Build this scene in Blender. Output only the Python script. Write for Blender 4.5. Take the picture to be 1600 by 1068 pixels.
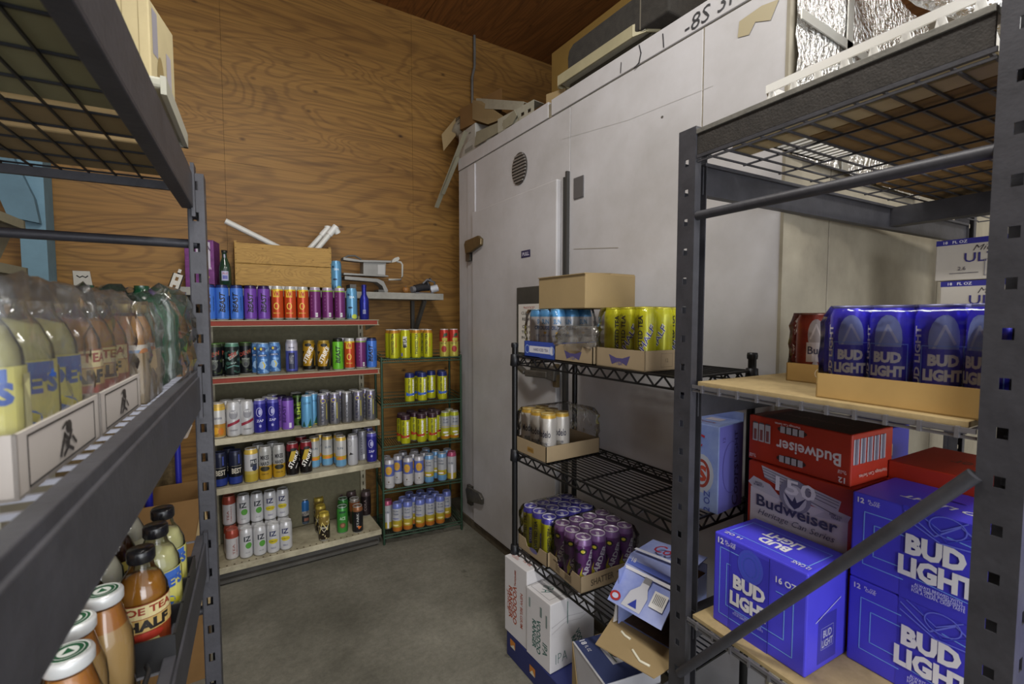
import bpy, bmesh, math, random
from mathutils import Vector, Matrix
for o in list(bpy.data.objects): bpy.data.objects.remove(o)
rnd = random.Random(7)
PI = math.pi
sc = bpy.context.scene
C = sc.collection

# ---------------------------------------------------------------- camera
EYE = 1.5; FPX = 730.0; PITCH = math.radians(3.2); YAW = math.radians(32.5)
cd = bpy.data.cameras.new('camera'); cam = bpy.data.objects.new('camera', cd); C.objects.link(cam)
cd.sensor_width = 36; cd.lens = FPX/1600*36; cd.clip_start = .02; cd.clip_end = 60
cam.location = (0, 0, EYE); cam.rotation_euler = (PI/2-PITCH, 0, -YAW)
cd.dof.use_dof = True; cd.dof.focus_distance = 2.0; cd.dof.aperture_fstop = 6.0
sc.camera = cam
# ---------------------------------------------------------------- light
w = bpy.data.worlds.new('world'); sc.world = w; w.use_nodes = True
w.node_tree.nodes['Background'].inputs[0].default_value = (.92, .95, 1, 1)
w.node_tree.nodes['Background'].inputs[1].default_value = 1.3
def lamp(name, loc, rot, sx, sy, power, col=(1, .97, .9)):
    l = bpy.data.lights.new(name, 'AREA'); l.shape = 'RECTANGLE'; l.size = sx; l.size_y = sy
    l.energy = power; l.color = col
    o = bpy.data.objects.new(name, l); C.objects.link(o); o.location = loc; o.rotation_euler = rot
    return o
lamp('ceiling_lamp', (.25, .9, 3.45), (0, 0, 0), .3, 1.2, 36)
lamp('ceiling_lamp', (.1, -1.3, 3.45), (0, 0, 0), .3, 1.2, 38)
lamp('ceiling_lamp', (2.3, -.55, 3.3), (0, 0, 0), 1.2, .3, 34)
# added fill lamp behind the camera, brightens low areas and rack interiors
lamp('rear_fill_lamp', (.2, -2.8, 1.4), (math.radians(90), 0, math.radians(-8)), 2.4, 2.2, 72, (.95, .97, 1))
sc.view_settings.view_transform = 'Standard'; sc.view_settings.look = 'None'
sc.view_settings.gamma = 1; sc.view_settings.use_curve_mapping = False
sc.view_settings.exposure = .3

# ---------------------------------------------------------------- pixel rays (1600 x 1068), used only to read positions off known planes
A = YAW
FW = Vector((math.sin(A)*math.cos(PITCH), math.cos(A)*math.cos(PITCH), -math.sin(PITCH)))
RT = Vector((math.cos(A), -math.sin(A), 0))
UP = Vector((math.sin(A)*math.sin(PITCH), math.cos(A)*math.sin(PITCH), math.cos(PITCH)))
def at(x, y, X=None, Y=None, Z=None):
    d = FW + RT*((x-800)/FPX) + UP*((534-y)/FPX)
    t = X/d.x if X is not None else Y/d.y if Y is not None else (Z-EYE)/d.z
    return Vector((d.x*t, d.y*t, EYE+d.z*t))
RK = math.radians(3.8)      # the two steel racks stand 3.8 degrees off the walls
def S(u, v, z=0): return Vector((u*math.cos(RK)+v*math.sin(RK), -u*math.sin(RK)+v*math.cos(RK), z))

# ---------------------------------------------------------------- materials
def srgb(c):
    if isinstance(c, str):
        c = [int(c[i:i+2], 16)/255 for i in (0, 2, 4)]
    return tuple(((v/12.92) if v <= .04045 else ((v+.055)/1.055)**2.4) for v in c)+(1,)
MATS = {}
def nodes(name):
    m = bpy.data.materials.new(name); m.use_nodes = True
    nt = m.node_tree; return m, nt, nt.nodes['Principled BSDF']
def mat(name, col, rough=.5, metal=0, var=.0, scale=8, bump=0, spec=.5, dark=None, stretch=(1, 1, 1)):
    """plain surface with optional mottling (var) and fine relief (bump)"""
    if name in MATS: return MATS[name]
    m, nt, b = nodes(name); N = nt.nodes; L = nt.links
    c = srgb(col)
    b.inputs['Base Color'].default_value = c; b.inputs['Roughness'].default_value = rough
    b.inputs['Metallic'].default_value = metal; b.inputs['Specular IOR Level'].default_value = spec
    if var or bump:
        tc = N.new('ShaderNodeTexCoord'); mp = N.new('ShaderNodeMapping'); L.new(tc.outputs['Object'], mp.inputs[0])
        mp.inputs['Scale'].default_value = stretch
        nz = N.new('ShaderNodeTexNoise'); L.new(mp.outputs[0], nz.inputs['Vector'])
        nz.inputs['Scale'].default_value = scale; nz.inputs['Detail'].default_value = 6; nz.inputs['Roughness'].default_value = .65
        if var:
            r = N.new('ShaderNodeValToRGB'); L.new(nz.outputs[0], r.inputs[0])
            d = srgb(dark) if dark else tuple(v*(1-var) for v in c[:3])+(1,)
            r.color_ramp.elements[0].position = .3; r.color_ramp.elements[0].color = d
            r.color_ramp.elements[1].position = .65; r.color_ramp.elements[1].color = c
            L.new(r.outputs[0], b.inputs['Base Color'])
        if bump:
            bp = N.new('ShaderNodeBump'); bp.inputs['Strength'].default_value = bump; bp.inputs['Distance'].default_value = .004
            n2 = N.new('ShaderNodeTexNoise'); n2.inputs['Scale'].default_value = scale*6; n2.inputs['Detail'].default_value = 3
            L.new(mp.outputs[0], n2.inputs['Vector']); L.new(n2.outputs[0], bp.inputs['Height']); L.new(bp.outputs[0], b.inputs['Normal'])
    MATS[name] = m; return m
def plywood(name, c0, c1, dark, axis=0, sc_=1.0, rough=.55):
    """rotary cut plywood: long wandering grain along one axis, knots"""
    if name in MATS: return MATS[name]
    m, nt, b = nodes(name); N = nt.nodes; L = nt.links
    tc = N.new('ShaderNodeTexCoord'); mp = N.new('ShaderNodeMapping'); L.new(tc.outputs['Object'], mp.inputs[0])
    s = [2.6*sc_]*3; s[axis] = .62*sc_
    mp.inputs['Scale'].default_value = s
    n1 = N.new('ShaderNodeTexNoise'); L.new(mp.outputs[0], n1.inputs['Vector'])
    n1.inputs['Scale'].default_value = 1.0; n1.inputs['Detail'].default_value = 2.2; n1.inputs['Roughness'].default_value = .4; n1.inputs['Distortion'].default_value = .9
    mul = N.new('ShaderNodeMath'); mul.operation = 'MULTIPLY'; mul.inputs[1].default_value = 150; L.new(n1.outputs[0], mul.inputs[0])
    sn = N.new('ShaderNodeMath'); sn.operation = 'SINE'; L.new(mul.outputs[0], sn.inputs[0])
    mr = N.new('ShaderNodeMapRange'); L.new(sn.outputs[0], mr.inputs[0]); mr.inputs[1].default_value = -1
    fine = N.new('ShaderNodeTexNoise'); mp2 = N.new('ShaderNodeMapping'); L.new(tc.outputs['Object'], mp2.inputs[0])
    s2 = [90*sc_]*3; s2[axis] = 3*sc_; mp2.inputs['Scale'].default_value = s2; L.new(mp2.outputs[0], fine.inputs['Vector'])
    fine.inputs['Scale'].default_value = 1; fine.inputs['Detail'].default_value = 4
    big = N.new('ShaderNodeTexNoise'); mp3 = N.new('ShaderNodeMapping'); L.new(tc.outputs['Object'], mp3.inputs[0])
    s3 = [2.4*sc_]*3; s3[axis] = .7*sc_; mp3.inputs['Scale'].default_value = s3; L.new(mp3.outputs[0], big.inputs['Vector'])
    big.inputs['Scale'].default_value = 1; big.inputs['Detail'].default_value = 4
    mix = N.new('ShaderNodeMixRGB'); mix.inputs[1].default_value = srgb(c0); mix.inputs[2].default_value = srgb(c1)
    L.new(big.outputs[0], mix.inputs[0])
    g = N.new('ShaderNodeMixRGB'); g.blend_type = 'MIX'; g.inputs[2].default_value = srgb(dark)
    rp = N.new('ShaderNodeValToRGB'); L.new(mr.outputs[0], rp.inputs[0])
    rp.color_ramp.elements[0].position = .0; rp.color_ramp.elements[0].color = (.36, .36, .36, 1)
    rp.color_ramp.elements[1].position = .45; rp.color_ramp.elements[1].color = (0, 0, 0, 1)
    L.new(rp.outputs[0], g.inputs[0]); L.new(mix.outputs[0], g.inputs[1])
    f2 = N.new('ShaderNodeMixRGB'); f2.blend_type = 'MULTIPLY'; f2.inputs[0].default_value = .55
    rf = N.new('ShaderNodeValToRGB'); L.new(fine.outputs[0], rf.inputs[0])
    rf.color_ramp.elements[0].position = .3; rf.color_ramp.elements[0].color = (.35, .35, .35, 1); rf.color_ramp.elements[1].position = .6
    L.new(g.outputs[0], f2.inputs[1]); L.new(rf.outputs[0], f2.inputs[2])
    # knots
    vo = N.new('ShaderNodeTexVoronoi'); mk = N.new('ShaderNodeMapping'); L.new(tc.outputs['Object'], mk.inputs[0])
    s4 = [4.4*sc_]*3; s4[axis] = 2.6*sc_
    mk.inputs['Scale'].default_value = s4; L.new(mk.outputs[0], vo.inputs['Vector']); vo.inputs['Scale'].default_value = 1.3
    kr = N.new('ShaderNodeValToRGB'); L.new(vo.outputs[0], kr.inputs[0])
    kr.color_ramp.elements[0].position = .02; kr.color_ramp.elements[0].color = (.12, .08, .05, 1)
    kr.color_ramp.elements[1].position = .085; kr.color_ramp.elements[1].color = (1, 1, 1, 1)
    km = N.new('ShaderNodeMixRGB'); km.blend_type = 'MULTIPLY'; km.inputs[0].default_value = .9
    L.new(f2.outputs[0], km.inputs[1]); L.new(kr.outputs[0], km.inputs[2])
    L.new(km.outputs[0], b.inputs['Base Color']); b.inputs['Roughness'].default_value = rough
    b.inputs['Specular IOR Level'].default_value = .35
    MATS[name] = m; return m
def banded(name, bands, rough=.32, metal=.25, blotch=None):
    """can or bottle print: flat colours by height; blotch = (colour, scale, threshold, z0, z1)"""
    if name in MATS: return MATS[name]
    m, nt, b = nodes(name); N = nt.nodes; L = nt.links
    tc = N.new('ShaderNodeTexCoord'); sp = N.new('ShaderNodeSeparateXYZ'); L.new(tc.outputs['Object'], sp.inputs[0])
    mr = N.new('ShaderNodeMath'); mr.operation = 'MULTIPLY'; mr.inputs[1].default_value = 4; L.new(sp.outputs[2], mr.inputs[0])
    r = N.new('ShaderNodeValToRGB'); r.color_ramp.interpolation = 'CONSTANT'; L.new(mr.outputs[0], r.inputs[0])
    e = r.color_ramp.elements
    while len(e) > 1: e.remove(e[-1])
    e[0].position = 0; e[0].color = srgb(bands[0][1])
    for z, c in bands[1:]:
        k = e.new(min(z*4, 1)); k.color = srgb(c)
    out = r.outputs[0]
    if blotch:
        nz = N.new('ShaderNodeTexNoise'); nz.inputs['Scale'].default_value = blotch[1]; nz.inputs['Detail'].default_value = 2
        L.new(tc.outputs['Object'], nz.inputs['Vector'])
        g = N.new('ShaderNodeMath'); g.operation = 'GREATER_THAN'; g.inputs[1].default_value = blotch[2]; L.new(nz.outputs[0], g.inputs[0])
        a = N.new('ShaderNodeMath'); a.operation = 'GREATER_THAN'; a.inputs[1].default_value = blotch[3]; L.new(sp.outputs[2], a.inputs[0])
        c2 = N.new('ShaderNodeMath'); c2.operation = 'LESS_THAN'; c2.inputs[1].default_value = blotch[4]; L.new(sp.outputs[2], c2.inputs[0])
        p = N.new('ShaderNodeMath'); p.operation = 'MULTIPLY'; L.new(g.outputs[0], p.inputs[0]); L.new(a.outputs[0], p.inputs[1])
        q = N.new('ShaderNodeMath'); q.operation = 'MULTIPLY'; L.new(p.outputs[0], q.inputs[0]); L.new(c2.outputs[0], q.inputs[1])
        mx = N.new('ShaderNodeMixRGB'); L.new(q.outputs[0], mx.inputs[0]); L.new(out, mx.inputs[1]); mx.inputs[2].default_value = srgb(blotch[0])
        out = mx.outputs[0]
    L.new(out, b.inputs['Base Color']); b.inputs['Roughness'].default_value = rough; b.inputs['Metallic'].default_value = metal
    MATS[name] = m; return m
def clear(name, tint=(1, 1, 1), amount=.18, rough=.12, bump=.6, scale=45, haze=.0):
    """thin clear plastic or glass skin"""
    if name in MATS: return MATS[name]
    m = bpy.data.materials.new(name); m.use_nodes = True; nt = m.node_tree; N = nt.nodes; L = nt.links
    for n in list(N): N.remove(n)
    o = N.new('ShaderNodeOutputMaterial'); tr = N.new('ShaderNodeBsdfTransparent'); gl = N.new('ShaderNodeBsdfGlossy')
    tr.inputs[0].default_value = tuple(tint)+(1,); gl.inputs['Roughness'].default_value = rough
    mx = N.new('ShaderNodeMixShader'); fr = N.new('ShaderNodeFresnel'); fr.inputs[0].default_value = 1.2
    ad = N.new('ShaderNodeMath'); ad.operation = 'ADD'; ad.inputs[1].default_value = amount; ad.use_clamp = True
    L.new(fr.outputs[0], ad.inputs[0]); L.new(ad.outputs[0], mx.inputs[0]); L.new(tr.outputs[0], mx.inputs[1])
    tc = N.new('ShaderNodeTexCoord'); nz = N.new('ShaderNodeTexNoise'); nz.inputs['Scale'].default_value = scale; nz.inputs['Detail'].default_value = 3
    L.new(tc.outputs['Object'], nz.inputs['Vector']); bp = N.new('ShaderNodeBump'); bp.inputs['Strength'].default_value = bump; bp.inputs['Distance'].default_value = .01
    L.new(nz.outputs[0], bp.inputs['Height']); L.new(bp.outputs[0], gl.inputs['Normal']); L.new(bp.outputs[0], fr.inputs['Normal'])
    L.new(gl.outputs[0], mx.inputs[2])
    last = mx
    if haze:
        df = N.new('ShaderNodeBsdfDiffuse'); df.inputs[0].default_value = (.8, .78, .74, 1); m2 = N.new('ShaderNodeMixShader'); m2.inputs[0].default_value = haze
        L.new(mx.outputs[0], m2.inputs[1]); L.new(df.outputs[0], m2.inputs[2]); last = m2
    L.new(last.outputs[0], o.inputs[0]); MATS[name] = m; return m

STEEL = mat('dark_steel', '424248', .5, .2, var=.35, scale=14, bump=.15)
STEELB = mat('black_steel', '26272b', .42, .5, var=.2, scale=20)
DUSTY = mat('dusty_steel', '55524d', .6, .2, var=.4, scale=9, bump=.2)
HOLE = mat('hole_shadow', '141414', .9)
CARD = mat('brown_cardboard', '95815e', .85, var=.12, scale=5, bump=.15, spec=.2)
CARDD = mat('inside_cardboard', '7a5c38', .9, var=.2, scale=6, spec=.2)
WHITE = mat('white_print', 'eeeeee', .5)
GALV = mat('galvanised_steel', '8f8f8c', .45, .6, var=.3, scale=10)
CREAM = mat('cream_enamel', 'bdb59b', .5, .05, var=.28, scale=7, dark='7d7560')
FILM = clear('shrink_film', amount=.02, rough=.1, bump=.5, scale=38, haze=.0)
GLASS = clear('clear_glass', amount=.04, rough=.03, bump=0)
SILVER = mat('can_aluminium', 'c9c9c9', .28, .85)

# ---------------------------------------------------------------- mesh builder
class MB:
    def __init__(s): s.v = []; s.f = []; s.m = []; s.sm = []
    def add(s, vs, fs, mi=0, smooth=False):
        b = len(s.v); s.v += [tuple(p) for p in vs]
        for f in fs: s.f.append(tuple(i+b for i in f)); s.m.append(mi); s.sm.append(smooth)
        return s
    def box(s, x0, x1, y0, y1, z0, z1, mi=0, M=None):
        vs = [Vector((x, y, z)) for z in (z0, z1) for y in (y0, y1) for x in (x0, x1)]
        if M is not None: vs = [M @ p for p in vs]
        return s.add(vs, [(0, 2, 3, 1), (4, 5, 7, 6), (0, 1, 5, 4), (2, 6, 7, 3), (0, 4, 6, 2), (1, 3, 7, 5)], mi)
    def bar(s, p, q, wx, wy, mi=0, up=(0, 0, 1)):
        p = Vector(p); q = Vector(q); d = (q-p).normalized(); up = Vector(up)
        if abs(d.dot(up)) > .95: up = Vector((1, 0, 0))
        a = d.cross(up).normalized(); b = a.cross(d)
        vs = [c+a*i*wx/2+b*j*wy/2 for c in (p, q) for i, j in ((-1, -1), (1, -1), (1, 1), (-1, 1))]
        return s.add(vs, [(0, 1, 2, 3), (7, 6, 5, 4), (0, 4, 5, 1), (1, 5, 6, 2), (2, 6, 7, 3), (3, 7, 4, 0)], mi)
    def tube(s, pts, r, n=8, mi=0, cap=True):
        pts = [Vector(p) for p in pts]; vs = []; fs = []
        for i, p in enumerate(pts):
            d = (pts[min(i+1, len(pts)-1)]-pts[max(i-1, 0)]).normalized()
            u = Vector((0, 0, 1)) if abs(d.z) < .9 else Vector((1, 0, 0))
            a = d.cross(u).normalized(); b = d.cross(a)
            for k in range(n):
                t = 2*PI*k/n; vs.append(p+a*math.cos(t)*r+b*math.sin(t)*r)
        for i in range(len(pts)-1):
            for k in range(n):
                k2 = (k+1) % n; fs.append((i*n+k, i*n+k2, (i+1)*n+k2, (i+1)*n+k))
        s.add(vs, fs, mi, n > 5)
        if cap: s.add(vs[:n], [tuple(range(n))[::-1]], mi); s.add(vs[-n:], [tuple(range(n))], mi)
        return s
    def lathe(s, prof, n=16, mi=0, o=(0, 0, 0), smooth=True):
        vs = []; fs = []
        for r, z in prof:
            for k in range(n): vs.append((o[0]+r*math.cos(2*PI*k/n), o[1]+r*math.sin(2*PI*k/n), o[2]+z))
        for i in range(len(prof)-1):
            for k in range(n):
                k2 = (k+1) % n; fs.append((i*n+k, i*n+k2, (i+1)*n+k2, (i+1)*n+k))
        s.add(vs, fs, mi, smooth)
        if prof[0][0] > 0: s.add(vs[:n], [tuple(range(n))[::-1]], mi)
        if prof[-1][0] > 0: s.add(vs[-n:], [tuple(range(n))], mi)
        return s
    def prism(s, poly, y0, y1, mi=0, M=None):
        """polygon in XZ extruded along Y"""
        n = len(poly); vs = [Vector((x, y0, z)) for x, z in poly]+[Vector((x, y1, z)) for x, z in poly]
        if M is not None: vs = [M @ p for p in vs]
        return s.add(vs, [tuple(range(n)), tuple(range(n, 2*n))[::-1]]+[(i, i+n, (i+1) % n+n, (i+1) % n) for i in range(n)], mi)
    def plate(s, w_, z0, z1, t, holes, hw, hh, M, mi=0):
        """perforated strip: width along local x (centred), height z, thickness t into +y; holes = list of z centres"""
        zs = [z0]
        for h in holes: zs += [h-hh/2, h+hh/2]
        zs.append(z1)
        s.box(-w_/2, -hw/2, 0, t, z0, z1, mi, M); s.box(hw/2, w_/2, 0, t, z0, z1, mi, M)
        for i in range(0, len(zs), 2): s.box(-hw/2, hw/2, 0, t, zs[i], zs[i+1], mi, M)
        return s
    def mesh(s, name, mats):
        me = bpy.data.meshes.new(name); me.from_pydata(s.v, [], s.f)
        for m in mats: me.materials.append(m)
        me.polygons.foreach_set('material_index', s.m); me.polygons.foreach_set('use_smooth', s.sm)
        me.update()
        bm = bmesh.new(); bm.from_mesh(me); bmesh.ops.recalc_face_normals(bm, faces=bm.faces); bm.to_mesh(me); bm.free()
        return me
def link(name, me, parent=None, loc=(0, 0, 0), rot=(0, 0, 0)):
    o = bpy.data.objects.new(name, me); C.objects.link(o); o.location = loc; o.rotation_euler = rot
    if parent: o.parent = parent
    return o
def obj(name, mb, mats, parent=None, loc=(0, 0, 0), rot=(0, 0, 0), kind=None, label=None):
    if not isinstance(mats, (list, tuple)): mats = [mats]
    o = link(name, mb.mesh(name, mats), parent, loc, rot)
    if kind: o['kind'] = kind
    if label: o['label'] = label
    return o
USED = set()
def tag(o, label, cat, group=None):
    assert label not in USED, label
    n = len(label.split()); assert 4 <= n <= 16, (n, label)
    USED.add(label); o['label'] = label; o['category'] = cat
    if group: o['group'] = group
    return o
def thing(name, label, cat, loc=(0, 0, 0), rz=0, group=None, rot=None):
    o = bpy.data.objects.new(name, None); o.empty_display_size = .05; C.objects.link(o)
    o.location = loc; o.rotation_euler = rot or (0, 0, rz)
    return tag(o, label, cat, group)
def bevel(o, wd=.003, seg=2):
    m = o.modifiers.new('bevel', 'BEVEL'); m.width = wd; m.segments = seg; m.limit_method = 'ANGLE'; return o

# ---------------------------------------------------------------- flat print: lettering and marks as thin faces
TXT = {}
def text_mesh(s, bold=0, shear=0):
    k = (s, bold, shear)
    if k in TXT: return TXT[k]
    c = bpy.data.curves.new('lettering', 'FONT'); c.body = s; c.size = 1; c.offset = bold; c.shear = shear; c.resolution_u = 2
    c.align_x = 'CENTER'; c.space_line = .8
    o = bpy.data.objects.new('lettering', c); C.objects.link(o)
    dg = bpy.context.evaluated_depsgraph_get(); me = bpy.data.meshes.new_from_object(o.evaluated_get(dg))
    vs = [(v.co.x, v.co.y) for v in me.vertices]; fs = [tuple(p.vertices) for p in me.polygons]
    bpy.data.objects.remove(o); bpy.data.curves.remove(c); bpy.data.meshes.remove(me)
    x0 = min(v[0] for v in vs); x1 = max(v[0] for v in vs); y0 = min(v[1] for v in vs); y1 = max(v[1] for v in vs)
    vs = [(v[0]-(x0+x1)/2, v[1]-(y0+y1)/2) for v in vs]
    TXT[k] = (vs, fs, x1-x0, y1-y0); return TXT[k]
def shape(sp):
    """-> (verts2d, faces, colour). specs:
    ('t', text, x, z, h, colour, {w,rot,b,sh})  ('r', x, z, w, h, colour, rot)  ('e', x, z, rx, rz, colour)
    ('p', [(x,z)...], colour)  ('l', [(x,z)...], width, colour)  ('o', x, z, rx, rz, width, colour)"""
    k = sp[0]
    if k == 't':
        o = sp[6] if len(sp) > 6 else {}
        vs, fs, tw, th = text_mesh(sp[1], o.get('b', .01), o.get('sh', 0))
        sy = sp[4]/th; sx = o['w']/tw if 'w' in o else sy
        a = math.radians(o.get('rot', 0)); ca, sa = math.cos(a), math.sin(a)
        return [(sp[2]+x*sx*ca-y*sy*sa, sp[3]+x*sx*sa+y*sy*ca) for x, y in vs], fs, sp[5]
    if k == 'r':
        a = math.radians(sp[6] if len(sp) > 6 else 0); ca, sa = math.cos(a), math.sin(a); W, H_ = sp[3]/2, sp[4]/2
        return [(sp[1]+x*ca-y*sa, sp[2]+x*sa+y*ca) for x, y in ((-W, -H_), (W, -H_), (W, H_), (-W, H_))], [(0, 1, 2, 3)], sp[5]
    if k == 'e':
        n = 18; return [(sp[1]+sp[3]*math.cos(2*PI*i/n), sp[2]+sp[4]*math.sin(2*PI*i/n)) for i in range(n)], [tuple(range(n))], sp[5]
    if k == 'o':
        n = 24; wd = sp[5]; vs = []
        for i in range(n):
            t = 2*PI*i/n; vs += [(sp[1]+sp[3]*math.cos(t), sp[2]+sp[4]*math.sin(t)), (sp[1]+(sp[3]-wd)*math.cos(t), sp[2]+(sp[4]-wd)*math.sin(t))]
        return vs, [(2*i, (2*i+2) % (2*n), (2*i+3) % (2*n), 2*i+1) for i in range(n)], sp[6]
    if k == 'p': return list(sp[1]), [tuple(range(len(sp[1])))], sp[2]
    if k == 'l':
        vs = []; fs = []; wd = sp[2]/2
        for (x0, z0), (x1, z1) in zip(sp[1], sp[1][1:]):
            d = math.hypot(x1-x0, z1-z0) or 1; dx, dz = (x1-x0)/d*wd, (z1-z0)/d*wd
            b = len(vs); vs += [(x0-dx+dz, z0-dz-dx), (x1+dx+dz, z1+dz-dx), (x1+dx-dz, z1+dz+dx), (x0-dx-dz, z0-dz+dx)]
            fs.append((b, b+1, b+2, b+3))
        return vs, fs, sp[3]
def frame_line(x, z, w_, h, t, col): return ('l', [(x-w_/2, z-h/2), (x+w_/2, z-h/2), (x+w_/2, z+h/2), (x-w_/2, z+h/2), (x-w_/2, z-h/2)], t, col)
def inkmat(c): return mat('ink_'+c, c, .45)
def print_mesh(name, specs, mapf, cut=None):
    cols = []; mb = MB()
    for i, sp in enumerate(specs):
        vs, fs, col = shape(sp)
        if col not in cols: cols.append(col)
        if cut:
            bm = bmesh.new(); bv = [bm.verts.new((x, y, 0)) for x, y in vs]
            for f in fs:
                try: bm.faces.new([bv[j] for j in f])
                except ValueError: pass
            x0 = min(v[0] for v in vs); x1 = max(v[0] for v in vs)
            x = math.ceil(x0/cut)*cut
            while x < x1:
                g = list(bm.verts)+list(bm.edges)+list(bm.faces)
                bmesh.ops.bisect_plane(bm, geom=g, plane_co=(x, 0, 0), plane_no=(1, 0, 0)); x += cut
            bm.verts.index_update(); vs = [(v.co.x, v.co.y) for v in bm.verts]; fs = [tuple(v.index for v in f.verts) for f in bm.faces]; bm.free()
        mb.add([mapf(x, z, .0004+.00025*i) for x, z in vs], fs, cols.index(col))
    me = bpy.data.meshes.new(name); me.from_pydata(mb.v, [], mb.f)
    for c in cols: me.materials.append(inkmat(c))
    me.polygons.foreach_set('material_index', mb.m); me.update(); return me

# ---------------------------------------------------------------- cans
CANS = {}
def can_design(key, h, r, bands, prints=(), top=None, blotch=None, neck=None, metal=.25, rough=.32):
    CANS[key] = dict(h=h, r=r, bands=bands, prints=prints, top=top, blotch=blotch, neck=neck, metal=metal, rough=rough, made=None)
def can_parts(key):
    d = CANS[key]
    if d['made']: return d['made']
    h, r = d['h'], d['r']
    bands = [(0, 'b5b5b5'), (.006, d['bands'][0][1])]+[(z, c) for z, c in d['bands'][1:]]
    if d['neck']: bands.append((h-.02, d['neck']))
    mb = MB().lathe([(r*.70, .003), (r*.82, 0), (r*.97, .008), (r, .014), (r, h-.026), (r*.985, h-.020), (r*.86, h-.006), (r*.84, h-.004)], 20)
    body = mb.mesh('can_body', [banded('print_'+key, bands, d['rough'], d['metal'], d['blotch'])])
    lid = MB().lathe([(r*.84, h-.006), (r*.87, h-.002), (r*.86, h), (r*.82, h), (r*.79, h-.005), (0.0001, h-.005)], 20)
    lid.box(-.006, .006, -.016, .008, h-.005, h-.003)
    lid = lid.mesh('lid', [mat('lid_'+(d['top'] or 'd0d0d0'), d['top'] or 'd0d0d0', .38, .45)])
    parts = [('can_body', body), ('lid', lid)]
    if d['prints']:
        def mp(x, z, o): a = x/r-PI/2; R_ = r+o; return (R_*math.cos(a), R_*math.sin(a), z)
        parts.append(('printed_design', print_mesh('printed_design', d['prints'], mp, .008)))
    d['made'] = parts; return parts
def facing(p, off=0): return math.atan2(-p[0], p[1])+off
def can(key, loc, label, group, rz=None, twist=0, name='drink_can'):
    if rz is None: rz = facing(loc)
    t = thing(name, label, 'can', loc, rz+math.radians(twist), group)
    for n, me in can_parts(key): link(n, me, t)
    return t
ORD = 'first second third fourth fifth sixth seventh eighth ninth tenth eleventh twelfth thirteenth fourteenth fifteenth sixteenth'.split()

# ---------------------------------------------------------------- cartons and trays
def face_map(f, w_, d, h):
    return {'F': lambda x, z, o: (x, -d/2-o, h/2+z), 'R': lambda x, z, o: (w_/2+o, x, h/2+z), 'L': lambda x, z, o: (-w_/2-o, -x, h/2+z),
            'B': lambda x, z, o: (-x, d/2+o, h/2+z), 'T': lambda x, z, o: (x, z, h+o)}[f]
def carton(t, w_, d, h, m, prints={}, body='carton_body', seams=True, bw=.003):
    o = obj(body, MB().box(-w_/2, w_/2, -d/2, d/2, 0, h), m, t); bevel(o, bw)
    for f, sp in prints.items():
        link({'F': 'front_print', 'R': 'side_print', 'L': 'side_print', 'B': 'back_print', 'T': 'top_print'}[f], print_mesh('print', sp, face_map(f, w_, d, h)), t)
    return t
def tray(t, w_, d, h, m, th=.003, notch=True, prints={}, cut=.5):
    mb = MB(); mb.box(-w_/2, w_/2, -d/2, d/2, 0, th)
    mb.box(-w_/2, -w_/2+th, -d/2, d/2, 0, h); mb.box(w_/2-th, w_/2, -d/2, d/2, 0, h)
    for y in (-d/2, d/2-th):
        if notch:
            mb.prism([(-w_/2, 0), (w_/2, 0), (w_/2, h), (w_/4, h), (w_/4-.015, h*cut), (-w_/4+.015, h*cut), (-w_/4, h), (-w_/2, h)], y, y+th)
        else: mb.box(-w_/2, w_/2, y, y+th, 0, h)
    obj('cardboard_tray', mb, m, t)
    for f, sp in prints.items(): link('tray_print', print_mesh('tray_print', sp, face_map(f, w_, d, h)), t)
def film(t, w_, d, h, seed=1, z0=.0, amp=.006, m=None, droop=.0):
    """crinkled shrink film over a pack"""
    rr = random.Random(seed); n = 9; vs = []; fs = []
    bm = bmesh.new(); bmesh.ops.create_cube(bm, size=1)
    bmesh.ops.subdivide_edges(bm, edges=bm.edges, cuts=8, use_grid_fill=True)
    for v in list(bm.verts):
        if v.co.z < -.49 and abs(v.co.x) < .49 and abs(v.co.y) < .49: bm.verts.remove(v)
    for v in bm.verts:
        x, y, z = v.co; zz = z+.5
        k = 1-.10*max(0, zz-.8)/.2
        a = rr.uniform(-amp, amp)
        v.co = (x*w_*k+(a if abs(x) > .4 else 0)*(zz > .15), y*d*k+(a if abs(y) > .4 else 0)*(zz > .15), z0+zz*h-(droop*rr.random() if zz > .95 else 0))
    me = bpy.data.meshes.new('shrink_film'); bm.to_mesh(me); bm.free()
    for p in me.polygons: p.use_smooth = True
    me.materials.append(m or FILM); return link('shrink_film', me, t)

# ================================================================ THE ROOM
PLYW = plywood('plywood_wall', '7c5526', 'a57d40', '553619', 0, 1.0)
PLYC = plywood('plywood_ceiling', '7d5026', '8f5d2d', '55341a', 1, .8, .7)
# concrete floor
m, nt, b = nodes('concrete'); N = nt.nodes; L = nt.links
tc = N.new('ShaderNodeTexCoord')
def noise(sc__, det=6, rough=.6, vec=None):
    n = N.new('ShaderNodeTexNoise'); n.inputs['Scale'].default_value = sc__; n.inputs['Detail'].default_value = det; n.inputs['Roughness'].default_value = rough
    L.new(vec or tc.outputs['Object'], n.inputs['Vector']); return n
n1 = noise(1.6); n2 = noise(34, 10, .85); n3 = noise(7, 3)
r1 = N.new('ShaderNodeValToRGB'); L.new(n1.outputs[0], r1.inputs[0])
r1.color_ramp.elements[0].position = .3; r1.color_ramp.elements[0].color = srgb('56544a'); r1.color_ramp.elements[1].position = .7; r1.color_ramp.elements[1].color = srgb('8f8c80')
r2 = N.new('ShaderNodeValToRGB'); L.new(n2.outputs[0], r2.inputs[0]); r2.color_ramp.elements[0].position = .3; r2.color_ramp.elements[0].color = (.38, .38, .37, 1); r2.color_ramp.elements[1].position = .66
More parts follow.
